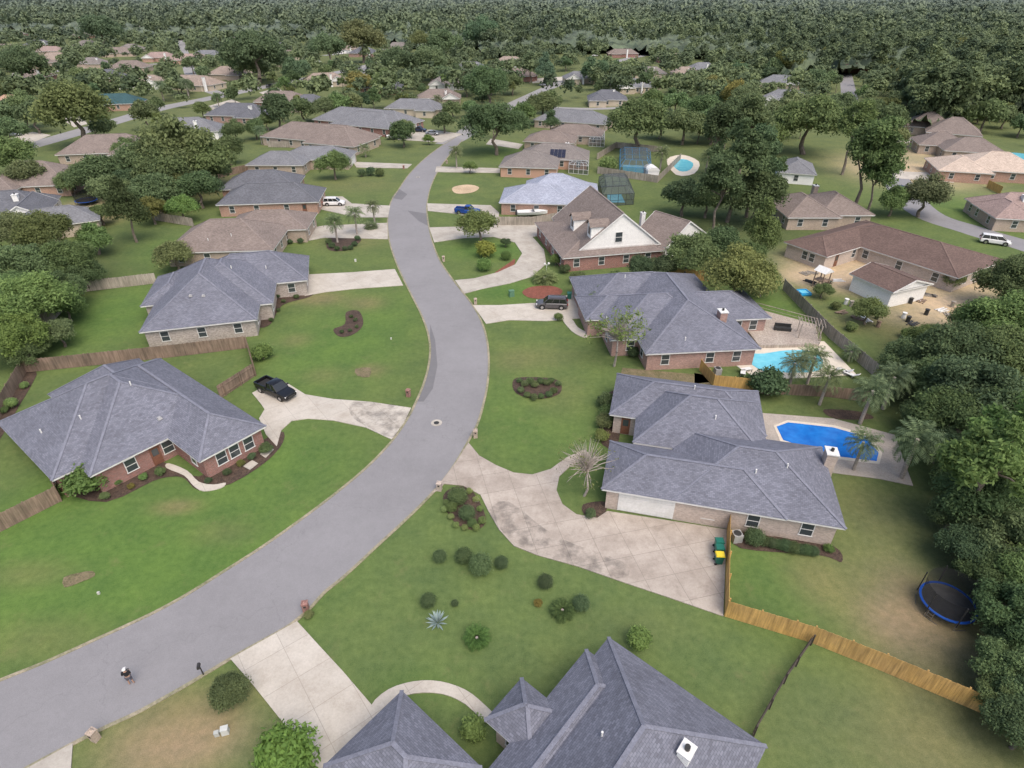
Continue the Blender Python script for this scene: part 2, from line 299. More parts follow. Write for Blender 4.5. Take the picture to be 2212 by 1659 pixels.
# ---------------------------------------------------------------- driveways, walks, beds
def drv(q,m=CONC2,sm=0,z=.085,name='driveway'): return sheet(name,q,m,z,sm,.08)
drv([(888,882),(800,869),(720,863),(660,853),(620,828),(575,832),(545,850),(563,872),(572,885),(560,905),(575,940),(598,965),(608,930),(630,910),(665,905),(720,909),(790,924),(846,950),(872,915)],CONC2)
drv([(488,1044),(478,1055),(440,1062),(418,1050),(398,1028),(360,1012),(365,1002),(405,1018),(430,1042),(462,1048)],CONC2,3,.092,'footpath')
drv([(525,1008),(545,995),(558,1002),(540,1016)],CONC3,0,.08,'footpath'); drv([(562,982),(580,965),(592,972),(574,990)],CONC3,0,.08,'footpath')
drv([(660,594),(658,640),(700,632),(760,625),(871,617),(853,582),(760,589)],CONC2)
drv([(664,494),(668,520),(700,514),(838,517),(837,482),(700,488)],CONC3)
drv([(688,425),(690,452),(770,470),(838,470),(843,445),(760,440),(740,425)],CONC3)
drv([(762,350),(770,362),(880,364),(890,355)],CONC3); drv([(840,290),(860,302),(955,308),(1000,290),(930,280)],CONC3)
drv([(1012,957),(1035,985),(1070,1005),(1110,1022),(1150,1026),(1190,1014),(1222,990),(1262,972),(1278,985),(1235,1005),(1208,1030),(1202,1060),(1215,1090),(1245,1112),(1290,1120),(1312,1105),(1570,1145),(1562,1332),(1440,1290),(1350,1260),(1250,1225),(1160,1200),(1110,1180),(1078,1145),(1055,1105),(1038,1070),(1000,1050),(960,1046),(945,1060),(932,1068),(985,1000)],CONC)
drv([(642,1343),(680,1385),(740,1450),(800,1520),(860,1590),(930,1680),(700,1680),(620,1572),(545,1478),(498,1424)],CONC2)
drv([(803,1524),(840,1490),(895,1473),(950,1473),(1005,1491),(1045,1522),(1072,1552),(1050,1562),(1005,1522),(955,1500),(895,1499),(850,1515),(822,1546)],CONC2,3,.092,'footpath')
drv([(158,1606),(150,1720),(-20,1720),(60,1660)],CONC3)
drv([(1022,660),(1050,700),(1100,692),(1180,694),(1256,688),(1240,635),(1160,655),(1080,660)],CONC2); drv([(1215,690),(1235,690),(1248,708),(1272,722),(1262,730),(1235,716)],CONC2,3,.092,'footpath')
drv([(927,492),(1000,490),(1070,484),(1180,484),(1215,500),(1180,508),(1150,512),(1175,540),(1180,570),(1150,598),(1100,613),(1040,625),(1003,635),(983,606),(1025,602),(1075,589),(1113,572),(1128,548),(1112,524),(1065,512),(1000,515),(938,524)],CONC3)
drv([(923,440),(1060,444),(1078,460),(1076,488),(1040,478),(985,462),(924,456)],CONC3)
drv([(943,360),(1080,364),(1080,374),(940,372)],CONC3); drv([(1060,300),(1130,312),(1120,322),(1050,312)],CONC3)
for q in ([(130,255),(180,245),(215,262),(160,275)],[(560,200),(600,190),(615,200),(580,210)],[(430,235),(500,215),(520,222),(450,245)],[(1900,290),(2000,300),(2060,320),(1910,305)],[(1930,370),(2060,375),(2060,395),(1935,385)],[(1150,170),(1230,165),(1230,172),(1150,180)],[(20,300),(70,285),(110,292),(60,312)]): drv(q,CONC2,0,.06)
for q in ([(765,868),(886,883),(872,912),(848,946),(800,926),(760,900)],[(1056,1105),(1080,1142),(1112,1176),(1162,1196),(1335,1252),(1345,1215),(1200,1160),(1100,1085)]): sheet('damp_film',q,STAIN,.094,3)
sheet('pool_deck',[(1600,735),(1780,738),(1850,810),(1640,822),(1590,790)],POOLDECK,.07,0,.07)
sheet('pool_deck',[(1645,893),(1800,905),(1932,940),(1972,1050),(1900,1035),(1800,1022),(1760,990),(1650,960)],DECKOLD,.07,0,.07)
sheet('pool_water',[(1611,768),(1650,765),(1700,758),(1750,760),(1775,775),(1768,802),(1700,806),(1640,800)],POOLC,.11,3)
sheet('pool_coping',[(1671,921),(1700,909),(1802,920),(1876,941),(1905,980),(1899,1004),(1790,991),(1686,957)],POOLDECK,.1,0,.03)
sheet('pool_water',[(1677,923),(1702,914),(1800,925),(1870,945),(1897,980),(1893,998),(1790,985),(1691,952)],POOLB,.115,0)
sheet('pool_deck',[(1440,345),(1475,335),(1510,350),(1500,375),(1460,378)],POOLDECK,.07,3); sheet('pool_water',[(1452,352),(1475,344),(1497,353),(1490,368),(1467,370)],POOLC,.09,3)
sheet('pool_water',[(600,300),(620,293),(645,297),(640,312),(605,314)],POOLC,.5,3,.5); sheet('pool_water',[(2165,330),(2230,335),(2240,350),(2180,348)],POOLC,.09,2)
sheet('lake',[(1650,3),(2400,3.5),(2600,-2),(1500,-3)],SEA,1.0)
def bed(q,m=MULCH,sm=4,z=.045): return sheet('planting_bed',q,m,z,sm)
bed([(748,675),(775,672),(785,700),(765,722),(735,728),(720,712),(745,700)]); bed([(1110,820),(1150,815),(1205,822),(1210,850),(1165,862),(1115,850)],MULCH)
bed([(1128,632),(1148,620),(1190,618),(1215,628),(1200,642),(1150,645)],MULCHR); bed([(1068,590),(1100,568),(1112,560),(1108,575),(1075,590)],MULCHR)
bed([(140,1062),(230,1085),(330,1040),(375,1030),(400,1035),(430,1060),(500,1045),(575,998),(612,955),(596,935),(430,1030),(330,990),(180,1030)],MULCH,3)
bed([(958,1070),(985,1052),(1020,1060),(1050,1120),(1030,1145),(990,1135),(965,1105)],MULCH); bed([(705,528),(720,505),(770,502),(780,520),(750,540),(715,542)])
bed([(550,660),(590,612),(670,630),(668,642),(610,660),(585,700),(556,705)]); bed([(978,405),(1010,399),(1035,405),(1020,416),(985,418)],SAND)
bed([(138,1248),(170,1238),(200,1234),(205,1245),(175,1258),(140,1270)],SOIL,2); bed([(768,797),(800,795),(798,815),(772,812)],SOIL,2); bed([(1600,1150),(1680,1150),(1800,1180),(1818,1215),(1770,1200),(1600,1185)],MULCH)
bed([(1305,860),(1340,850),(1335,960),(1295,950)]); bed([(0,900),(20,830),(65,800),(80,810),(40,880),(0,950)],MULCH,2); bed([(1345,795),(1400,800),(1600,818),(1500,806),(1640,835),(1500,830),(1340,808)],SOIL,0)
bed([(1780,885),(1860,890),(1885,905),(1805,905)],MULCH); bed([(1260,1090),(1310,1085),(1300,1118),(1265,1115)],MULCH)
for px,py,r in ((943,914,.62),(903,383,.5)):
    x,y=P(px,py); g=G(); g.rev([(r,.0),(r,.02),(r*.5,.02)],20,mi=0); g.rev([(r*.5,.02),(r*.48,.03),(.001,.03)],20,mi=1)
    top('manhole_cover',(x,y,.036),0,'round iron manhole cover in a pale concrete ring on the road','manhole',me=g.mesh('manhole_cover',[CONC3,DARKM]))
# ---------------------------------------------------------------- houses
OCC=[]
wf=G(); 
for bx in ((0,-.03,.72,1.1,.06,.07),(0,-.03,-.72,1.2,.1,.07),(-.52,-.03,0,.07,.06,1.4),(.52,-.03,0,.07,.06,1.4),(0,-.03,0,1.0,.05,.05)): wf.box(bx[:3],bx[3:])
WFM=wf.mesh('window_frame',[WHITE]); wp=G(); wp.box((0,-.012,0),(1.02,.02,1.4)); WPM=wp.mesh('window_pane',[GLASS])
dm=G(); dm.box((0,-.02,1.05),(.95,.05,2.1)); dm.box((0,-.05,1.5),(.6,.03,.8),1); dm.box((0,-.05,.5),(.6,.03,.6))
DOORM=dm.mesh('door',[mnoise('door_paint',(.2,.09,.06),(.17,.08,.05),1,6,.5),GLASS])
gd=G()
for i in range(4): gd.box((0,-.03,.3+i*.55),(4.8,.05,.53))
gd.box((0,-.02,2.27),(5.0,.08,.1)); gd.box((-2.45,-.02,1.1),(.1,.08,2.2)); gd.box((2.45,-.02,1.1),(.1,.08,2.2))
GARM=gd.mesh('garage_door',[WHITE])
VENTM=G().tube((0,0,-.3),(0,0,.45),.07,.07,8).mesh('vent_pipe',[WHITE])
vb=G(); vb.box((0,0,.12),(.45,.45,.25),tp=.7); VBM=vb.mesh('roof_vent',[mnoise('vent_metal',(.4,.4,.41),(.33,.33,.33),1,5,.5)])
def house_rects(label,org,ang,rects,roof,wall,feats=(),wins=True,gab='white',trim=None,name='house',cat='house'):
    trim=trim or WHITE
    H=top(name,(org[0],org[1],0),ang,label,cat); ca_,sa_=math.cos(ang),math.sin(ang)
    def loc(x,y): dx,dy=x-org[0],y-org[1]; return dx*ca_+dy*sa_,-dx*sa_+dy*ca_
    R=G();C=G();W=G();T=G(); W2=[]
    for i,(x0,y0,x1,y1,k,p,ez) in enumerate(rects):
        z=ez+.007*i; o=.03; X0,Y0,X1,Y1=x0-o,y0-o,x1+o,y1+o; w,d=X1-X0,Y1-Y0; xm,ym=(X0+X1)/2,(Y0+Y1)/2
        OCC.append((org[0]+xm*ca_-ym*sa_,org[1]+xm*sa_+ym*ca_,.5*math.hypot(w,d)*.85))
        A,B,Cc,D=(X0,Y0,z),(X1,Y0,z),(X1,Y1,z),(X0,Y1,z)
        if k=='h':
            h=p*min(w,d)/2
            if w>=d: r0,r1=(X0+d/2,ym,z+h),(X1-d/2,ym,z+h); fs=[(0,1,5,4),(1,2,5),(2,3,4,5),(3,0,4)]
            else: r0,r1=(xm,Y0+w/2,z+h),(xm,Y1-w/2,z+h); fs=[(0,1,4),(1,2,5,4),(2,3,5),(3,0,4,5)]
            R.add([A,B,Cc,D,r0,r1],fs)
            hips=[(A,r0),(D,r0),(B,r1),(Cc,r1)] if w>=d else [(A,r0),(B,r0),(D,r1),(Cc,r1)]
            for e in hips: C.beam(e[0],e[1],.26,.05)
            if abs(w-d)>.3: C.beam(r0,r1,.28,.06)
        else:
            if k=='gx': h=p*d/2; r0,r1=(X0,ym,z+h),(X1,ym,z+h); fs=[(0,1,5,4),(2,3,4,5)]; ends=[(A,D,r0,1),(B,Cc,r1,-1)]; ax=0
            else: h=p*w/2; r0,r1=(xm,Y0,z+h),(xm,Y1,z+h); fs=[(1,2,5,4),(3,0,4,5)]; ends=[(A,B,r0,1),(D,Cc,r1,-1)]; ax=1
            R.add([A,B,Cc,D,r0,r1],fs); C.beam(r0,r1,.28,.06)
            for a,b2,r,s in ends:
                T.beam(Vector(a)-Vector((0,0,.1)),Vector(r)-Vector((0,0,.1)),.06,.22); T.beam(Vector(b2)-Vector((0,0,.1)),Vector(r)-Vector((0,0,.1)),.06,.22)
                off=Vector((.25*s,0,-.06)) if ax==0 else Vector((0,.25*s,-.06))
                ob('gable',G().add([Vector(a)+off,Vector(b2)+off,Vector(r)+off],[(0,1,2)]).mesh('gable',[WALL[gab]]),H)
        q=[(x0,y0),(x1,y0),(x1,y1),(x0,y1)]
        T.add([(a,b2,z-.005) for a,b2 in q]+[(a,b2,z-.19) for a,b2 in q],[(0,4,5,1),(1,5,6,2),(2,6,7,3),(3,7,4,0),(7,6,5,4)])
        s=.45+.006*i; q=[(x0+s,y0+s),(x1-s,y0+s),(x1-s,y1-s),(x0+s,y1-s)]; W2.append(q)
        W.add([(a,b2,0) for a,b2 in q]+[(a,b2,z-.18) for a,b2 in q],[(0,1,5,4),(1,2,6,5),(2,3,7,6),(3,0,4,7)])
    def rz(x,y):
        best=0
        for (x0,y0,x1,y1,k,p,ez) in rects:
            if x0<=x<=x1 and y0<=y<=y1:
                dx,dy=min(x-x0,x1-x),min(y-y0,y1-y); best=max(best,ez+p*(min(dx,dy) if k=='h' else dy if k=='gx' else dx))
        return best
    RO=ob('roof',R.mesh('roof',[ROOF[roof]]),H); ob('ridge_cap',C.mesh('ridge_cap',[CAP[roof]]),RO)
    ob('wall',W.mesh('wall',[WALL[wall]]),H); ob('fascia',T.mesh('fascia',[trim]),H)
    used=[]
    def inside(x,y,i):
        return any(j!=i and r[0]+.3<x<r[2]-.3 and r[1]+.3<y<r[3]-.3 for j,r in enumerate(rects))
    def place(i,side,t):
        q=W2[i]; a,b2=Vector(q[side]),Vector(q[(side+1)%4]); p=a.lerp(b2,t); nrm=[(0,-1),(1,0),(0,1),(-1,0)][side]
        return p.x,p.y,[0,math.pi/2,math.pi,-math.pi/2][side],nrm,(b2-a).length
    for f in feats:
        if f[0] in('garage','door','window'):
            lx,ly=loc(*P(f[1],f[2],1.2)); bd=None
            for i in range(len(rects)):
                for sd in range(4):
                    q=W2[i];a,b2=Vector(q[sd]),Vector(q[(sd+1)%4]); L=(b2-a).length; t=max(0,min(1,(Vector((lx,ly))-a).dot(b2-a)/L/L)); hw={'garage':2.6,'door':.6,'window':.6}[f[0]]/L
                    t=max(min(hw,.5),min(1-min(hw,.5),t)); dd=(a.lerp(b2,t)-Vector((lx,ly))).length
                    nn=[(0,-1),(1,0),(0,1),(-1,0)][sd]; pp=a.lerp(b2,t)
                    if inside(pp.x+nn[0]*.6,pp.y+nn[1]*.6,i): dd+=50
                    if bd is None or dd<bd[0]: bd=(dd,i,sd,t)
            x,y,r,nr,L=place(*bd[1:]); used.append((x,y,3.2 if f[0]=='garage' else 1.2))
            if f[0]=='window': wo=ob('window',WFM,H,(x,y,1.5),r); ob('pane',WPM,wo)
            else: ob('garage_door' if f[0]=='garage' else 'door',GARM if f[0]=='garage' else DOORM,H,(x,y,.08),r)
        elif f[0] in('vent','box','chimney','solar'):
            z=4.
            for _ in range(12):
                lx,ly=loc(*P(f[1],f[2],z)); zz=rz(lx,ly); z=z*.5+(zz if zz>0 else z)*.5
            if f[0]=='vent': ob('vent_pipe',VENTM,RO,(lx,ly,z))
            elif f[0]=='box': ob('roof_vent',VBM,RO,(lx,ly,z))
            elif f[0]=='solar':
                e=.3; gx_,gy_=(rz(lx+e,ly)-rz(lx-e,ly))/(2*e),(rz(lx,ly+e)-rz(lx,ly-e))/(2*e); nn=Vector((-gx_,-gy_,1)).normalized(); hh=Vector((0,0,1)).cross(nn).normalized(); vv=nn.cross(hh); c=Vector((lx,ly,z))+nn*.1
                for a in range(4):
                    for b2 in range(2):
                        o_=c+hh*(a-1.5)*1.08+vv*(b2-.5)*1.72; ob('solar_panel',G().hexa([o_+hh*s*.5+vv*t*.82-nn*.02 for s,t in ((-1,-1),(1,-1),(1,1),(-1,1))],[o_+hh*s*.5+vv*t*.82+nn*.02 for s,t in ((-1,-1),(1,-1),(1,1),(-1,1))]).mesh('solar_panel',[SOLAR]),RO)
            else:
                hh=f[4] if len(f)>4 else 1.4; k=f[5] if len(f)>5 else 1.; g=G(); g.box((0,0,(z+hh)/2-.1),(.95*k,1.2*k,z+hh)); g.box((0,0,z+hh-.05),(1.1*k,1.35*k,.12),1); g.tube((0,0,z+hh),(0,0,z+hh+.3),.16,.16,8,2)
                ob('chimney',g.mesh('chimney',[WALL[f[3]],WHITE,DARKM]),RO,(lx,ly,0))
    if wins:
        for i in range(len(rects)):
            for sd in range(4):
                L=place(i,sd,.5)[4]; n=max(1,int(L/(4.2 if wins is True else wins)))
                for k in range(n):
                    x,y,r,nr,_=place(i,sd,(k+.5)/n)
                    if inside(x+nr[0]*.5,y+nr[1]*.5,i) or any(math.hypot(x-a,y-b2)<c for a,b2,c in used) or inside(x,y,i): continue
                    wo=ob('window',WFM,H,(x,y,1.5),r); ob('pane',WPM,wo); used.append((x,y,1.5))
    return H,rz,loc
def house(label,ax,wings,roof,wall,feats=(),eave=2.7,pitch=.6,dmax=None,**kw):
    a=Vector(P(*ax[0],eave)); b2=Vector(P(*ax[1],eave)); ang=math.atan2(b2.y-a.y,b2.x-a.x)
    cx,cy=P(*wings[0][0][0],eave); ca_,sa_=math.cos(ang),math.sin(ang); rects=[]
    for w in wings:
        ez=w[3] if len(w)>3 else eave; L=[]
        for q in w[0]:
            x,y=P(*q,ez); dx,dy=x-cx,y-cy; L.append((dx*ca_+dy*sa_,-dx*sa_+dy*ca_))
        xs=[q[0] for q in L];ys=[q[1] for q in L]; y1=max(ys)
        if dmax: y1=min(y1,min(ys)+dmax)
        rects.append((min(xs),min(ys),max(xs),y1,w[1] if len(w)>1 else 'h',w[2] if len(w)>2 else pitch,ez))
    return house_rects(label,(cx,cy),ang,rects,roof,wall,feats,**kw)
house('red brick ranch house with slate grey hip roof beside driveway',((340,770),(567,915)),
 [([(5,925),(122,1033),(338,775)],),([(60,900),(195,1000),(318,968),(340,775)],),([(250,850),(430,998),(567,915),(345,775)],),([(130,860),(256,985),(300,775)],'h',.66)],'slate','red',
 [('window',475,990),('window',528,955),('window',275,1000),('door',340,985),('vent',283,832),('vent',175,905),('vent',90,935),('box',345,905)],pitch=.56)
house('pale brick ranch house with dark slate hip roof',((300,718),(555,690)),
 [([(300,718),(555,690),(372,590)],),([(430,600),(665,605),(663,553)],),([(380,640),(590,655),(430,585)],'h',.6),([(303,662),(420,640),(345,597)],'h',.5)],'slate','greybrick',
 [('window',575,665),('window',630,632),('box',412,640),('box',440,640),('vent',575,580),('vent',500,580)],pitch=.62)
house('brown roofed brick ranch house with garage wing',((408,545),(590,540)),
 [([(405,545),(590,540),(430,477)],),([(480,500),(665,492),(664,460)],'h',.45)],'brown','tan',[('garage',665,480),('vent',450,520),('vent',500,510)],pitch=.54,dmax=13.5)
house('orange brick house with dark grey hip roof',((497,442),(688,436)),
 [([(497,442),(688,436),(510,400)],),([(473,410),(655,385),(545,372)],)],'darkgrey','orange',[('window',620,452),('door',660,448),('box',560,400)],pitch=.5,dmax=11.5)
house('low house with grey hip roof and white garage',((568,357),(655,357)),[([(568,357),(655,357),(600,312)],),([(600,345),(768,330),(750,312)],'h',.45)],'grey','tan',[('garage',755,345)],pitch=.45,dmax=11)
house('buff brick house with slate hip roof and chimney by pool',((1305,1055),(1808,1138)),
 [([(1305,1057),(1700,1120),(1318,952)],),([(1450,1080),(1808,1138),(1775,966)],),([(1333,808),(1638,845),(1338,898)],),([(1376,957),(1376,885),(1648,945),(1640,870)],'h',.6)],'slate','buff',
 [('garage',1395,1095),('window',1530,1110),('window',1625,1130),('door',1350,925),('chimney',1792,990,'buff',.9),('vent',1632,1022),('vent',1545,905),('vent',1500,840),('vent',1700,1010)],pitch=.5)
house('rose brick house with blue grey hip roof by swimming pool',((1395,765),(1605,755)),
 [([(1395,765),(1607,754),(1500,592)],),([(1233,603),(1462,590),(1262,672)],),([(1645,688),(1607,628),(1450,690)],),([(1318,735),(1340,640),(1500,640)],'h',.5),([(1265,692),(1262,640),(1420,640)],'h',.45)],'slate','rose',
 [('window',1590,705),('window',1620,700),('chimney',1558,690,'rose',1.3),('garage',1262,670),('vent',1310,690),('vent',1480,735),('vent',1350,600),('window',1535,780)],pitch=.48)
Hh,rzf,locf=house('two storey house with brown gable roof and dormers',((1215,558),(1440,540)),
 [([(1215,558),(1440,540),(1185,478)],'h',.3,2.7),([(1252,540),(1422,522),(1205,470)],'gy',.78,3.3)],'brown','red',[('window',1400,560),('chimney',1388,470,'white',1.0,.8),('door',1215,530)],gab='white')
for px,py in ((1243,490),(1280,506)):
    z=5.
    for _ in range(12): lx,ly=locf(*P(px,py,z)); z=.6*z+.4*max(rzf(lx,ly),3.5)
    D=ob('dormer',G().box((0,0,.35),(1.9,1.5,1.7)).mesh('dormer',[WALL['white']]),Hh,(lx+.6,ly,z+.1),0,1.3)
    g=G(); g.add([(-1.2,-.95,1.15),(1.6,-.95,1.15),(1.6,.95,1.15),(-1.2,.95,1.15),(-1.2,0,2.0),(1.6,0,2.0)],[(0,1,5,4),(2,3,4,5)]); ob('dormer_roof',g.mesh('dormer_roof',[ROOF['brown']]),D)
    g=G(); g.add([(-1.0,-.75,1.15),(-1.0,.75,1.15),(-1.0,0,1.85)],[(0,2,1)]); ob('dormer_gable',g.mesh('dormer_gable',[WALL['white']]),D)
    ob('pane',WPM,D,(-.96,0,.5),-math.pi/2,.7)
x0,y0=locf(*P(1345,520,5.0)); q=locf(*P(1252,540,3.3)); wo=ob('window',WFM,Hh,(x0,q[1]+.2,5.0),0,1.25); ob('pane',WPM,wo)
house('white detached garage with brown gable roof',((1440,535),(1528,505)),[([(1440,535),(1528,505),(1420,492)],'gy',.6,2.8)],'brown','white',[],wins=False,name='garage',cat='garage')
house('brick house with pale blue grey hip roof',((1078,438),(1235,442)),[([(1078,438),(1240,440),(1108,395)],),([(1180,425),(1292,415),(1150,385)],'h',.4),([(1130,420),(1270,405),(1160,380)],'h',.55)],'slatelight','orange',[('box',1180,400)],pitch=.45,dmax=12)
house('peach house with greybrown hip roof and solar panels',((1077,360),(1205,364)),[([(1077,360),(1205,364),(1110,320)],),([(1120,342),(1272,345),(1150,308)],)],'greybrown','peach',[('chimney',1225,318,'white',1.2),('solar',1205,332)],pitch=.5,dmax=12)
house('brown roofed brick house with white screen porch',((1130,305),(1240,310)),[([(1130,305),(1240,310),(1160,275)],),([(1180,290),(1300,295),(1200,268)],)],'brown','tan',[],pitch=.45,dmax=11)
house('slate grey roofed brick house behind dark oak',((1205,262),(1290,268)),[([(1205,262),(1318,262),(1225,225)],)],'grey','tan',[],pitch=.5,dmax=13)
house('brick home with wide brown hip roof',((638,300),(760,310)),[([(632,298),(770,312),(670,265)],),([(700,312),(835,292),(800,262)],)],'brown','tan',[('garage',825,300)],pitch=.5,dmax=15)
house('grey roofed ranch house with white garage and chimney',((752,265),(865,275)),[([(750,258),(868,275),(800,228)],),([(800,275),(882,267),(850,232)],)],'grey','red',[('garage',870,275)],pitch=.5,dmax=15)
house('long single storey house with chocolate brown roof under renovation',((1695,522),(1858,478)),
 [([(1695,522),(1858,478),(1787,555)],'h',.36),([(2172,562),(2050,594),(1862,478)],'h',.3)],'chocolate','buff',[('window',1770,555),('door',1800,560),('window',2060,600),('window',2100,600)],pitch=.35,wins=5.)
house('small white wrapped outbuilding with brown gable roof',((1838,590),(1925,628)),[([(1838,590),(1930,632),(1985,600)],'gx',.3,2.8)],'chocolate','white',[],wins=False,gab='white',name='outbuilding',cat='outbuilding')
house('brick house with weathered brown hip roof and chimney',((1700,470),(1810,470)),[([(1692,462),(1820,470),(1720,415)],),([(1770,465),(1886,462),(1800,425)],'h',.5)],'brown','tan',[('chimney',1760,410,'tan',1.)],pitch=.5,dmax=14)
house('small house with grey roof behind pines',((1682,372),(1765,378)),[([(1680,370),(1765,378),(1690,328)],)],'grey','white',[],pitch=.5,dmax=13)
house('low house with cream tiled roof on sandy lot',((2028,370),(2150,378)),[([(2028,368),(2150,376),(2060,318)],),([(2080,365),(2240,362),(2120,318)],'h',.45)],'beige','orange',[],pitch=.4,dmax=15)
house('large brick house with brown hip roofs',((1955,270),(2060,278)),[([(1952,268),(2060,280),(1980,228)],),([(2000,285),(2118,285),(2020,240)],)],'brown','tan',[('chimney',2072,235,'white',1.2)],pitch=.65,dmax=13)
house('brick house with stepped brown roofs near driveway',((1990,312),(2100,318)),[([(1985,312),(2100,318),(2005,285)],),([(2040,325),(2165,325),(2060,290)],)],'brown','tan',[],pitch=.5,dmax=12)
FH=[(235,308,190,14,12,'brown','tan'),(400,268,150,13,14,'grey','white'),(520,235,140,13,-8,'darkgrey','rose'),(80,372,180,15,10,'brown','orange'),(22,430,90,12,20,'darkgrey','white'),(115,458,110,9,30,'grey','cream'),
(245,212,120,12,12,'teal','orange'),(310,170,100,12,8,'tan','white'),(420,172,130,13,-15,'tan','cream'),(345,118,70,12,5,'pink','orange'),(410,122,100,12,5,'pink','orange'),(700,165,95,12,20,'tan','cream'),(25,215,90,12,12,'orange','orange'),(70,157,80,12,8,'brown','red'),
(610,206,110,12,-5,'brown','red'),(668,212,60,11,5,'darkgrey','tan'),(602,96,50,11,0,'grey','cream'),(600,128,70,12,0,'grey','tan'),(720,76,80,12,0,'grey','white'),(748,102,60,11,5,'tan','white'),(797,152,60,12,0,'grey','white'),
(897,222,130,11,-8,'grey','cream'),(948,200,100,11,5,'brown','tan'),(965,172,80,12,0,'greybrown','white'),(1112,155,100,12,8,'brown','red'),(1312,203,90,12,-5,'darkgrey','cream'),(1372,178,110,12,5,'grey','cream'),
(1218,96,44,10,0,'grey','white'),(1345,110,70,11,0,'brown','red'),(1452,120,70,11,0,'brown','red'),(1400,150,80,11,0,'greybrown','cream'),(1700,205,110,13,-30,'grey','white'),(1688,170,90,12,-25,'grey','cream'),(1850,140,60,10,0,'chocolate','red'),
(2200,432,80,11,-10,'pink','tan'),(1120,100,40,10,0,'brown','red'),(1060,160,70,11,10,'greybrown','tan'),(15,100,60,12,0,'brown','tan'),(110,105,60,12,0,'pink','tan'),(200,130,60,12,5,'greybrown','tan'),(540,60,40,12,0,'tan','cream'),(30,60,50,12,0,'brown','tan'),(300,60,40,12,0,'pink','cream'),(1250,160,70,11,5,'grey','cream'),(1480,150,60,11,0,'tan','cream'),(860,95,50,11,0,'greybrown','tan')]
RPa=np.array(ROADPTS); k=0; base_occ=[P(a[0],a[1],3) for a in FH]
while k<24:
    px,py=random.uniform(-10,1600),random.uniform(66,190); x,y=P(px,py,3)
    if np.min(np.hypot(RPa[:,0]-x,RPa[:,1]-y))<15 or min(math.hypot(x-a,y-b2) for a,b2 in base_occ)<28: 
        k+=.015; continue
    base_occ.append((x,y)); _,_,t=PT(px,py,3); FH.append((px,py,random.uniform(20,27)*F/t,random.uniform(12,15),random.uniform(-20,20),random.choice(['brown','grey','greybrown','greybrown','darkgrey','grey','tan']),random.choice(['tan','cream','red','rose','tan']))); k+=1
for px,py,wpx,dm_,an,rf,wl in FH:
    x,y,t=PT(px,py,4.2); w=min(max(wpx*t/F*.95,15),28); d=dm_; sgn=random.choice((-1,1)); hw=w/2
    rc=[(-hw,-d/2,hw,d/2,'h',.55,2.7),(sgn*hw*.5-4,-d/2-3.5,sgn*hw*.5+4.2,2,random.choice(('h','h','gy')),.55,2.7)]
    house_rects('single storey house with %s shingle roof and %s walls'%(rf.replace('darkgrey','dark grey').replace('greybrown','grey brown'),wl.replace('greybrick','weathered brick')),(x,y),math.radians(an),rc,rf,wl,
      [('chimney',px+wpx*.15,py,'white',1.)] if random.random()<.6 else [],wins=(4.5 if t<330 else False))
house('slate roofed house with white chimney and turret entry roof',((1315,1377),(1655,1612)),
 [([(1315,1377),(1655,1612),(1200,1950)],),([(1227,1452),(1400,1500),(1100,1850)],'h',.62),([(1130,1480),(1048,1555),(1225,1545)],'h',.8),([(880,1505),(700,1655),(1040,1659)],'h',.66)],'slate','buff',
 [('chimney',1480,1632,'white',.7,.72),('vent',1300,1590)],pitch=.62)
# ---------------------------------------------------------------- fences
def fence(pts,mat,h=1.8,label='weathered wooden privacy fence between yards',name='wooden_fence',th=.022):
    W=[Vector(P(*p)) for p in pts]; g=G(); posts=[]
    o=W[0]
    for a,b2 in zip(W[:-1],W[1:]):
        L=(b2-a).length; d=(b2-a)/L; ang=math.atan2(d.y,d.x); k=max(1,int(L/(.16 if a.y<95 else .3))); pw=L/k
        for i in range(k):
            c=a+d*(i+.5)*pw-o; hh=h+random.uniform(-.03,.03); g.box((c.x,c.y,hh/2+.03),((pw-.012)*(1 if th>.02 else .35),th,hh),0,ang)
        nn=Vector((-d.y,d.x))*.05
        for zz in (.4,h-.35): g.beam((*(a-o+nn),zz),(*(b2-o+nn),zz),.05,.09)
        m_=int(L/2.4)
        for i in range(m_+1): posts.append((a+d*min(L,i*2.4)-o+nn*2,ang))
    T_=top(name,(o.x,o.y,0),0,label,'fence',me=g.mesh(name,[mat]))
    pm_=G().box((0,0,(h+.05)/2),(.1,.1,h+.05)).mesh('post',[mat])
    for p,an in posts[:95]: ob('post',pm_,T_,(p.x,p.y,0),an)
fence([(1570,1135),(1565,1332),(1750,1388),(1900,1448),(2155,1556)],FNEW,label='new honey coloured cedar privacy fence along the lawn')
fence([(1748,1392),(1690,1475),(1622,1592)],FDARK,1.2,'thin dark picket fence beside lawn','picket_fence',.018)
fence([(-40,1165),(0,1150),(135,1082),(120,1050)],FOLD); fence([(55,805),(200,790),(370,772),(535,752),(552,812),(476,862)],FOLD,label='brown weathered wooden fence behind brick houses')
fence([(-60,1000),(0,905),(60,800),(35,760)],FOLD); fence([(170,632),(340,612)],FGREY); fence([(60,780),(110,700),(165,640)],FGREY)
fence([(1510,800),(1540,835),(1650,845)],FNEW,1.6,'orange wooden fence beside swimming pool'); fence([(1690,625),(1790,730),(1890,815)],FGREY,1.8,'grey wooden fence along pool yard'); fence([(1440,600),(1530,608)],FNEW)
fence([(1075,487),(1150,487),(1200,478)],FGREY); fence([(1290,375),(1420,395),(1470,345)],FGREY); fence([(330,475),(420,490)],FGREY); fence([(470,385),(560,365)],FOLD)
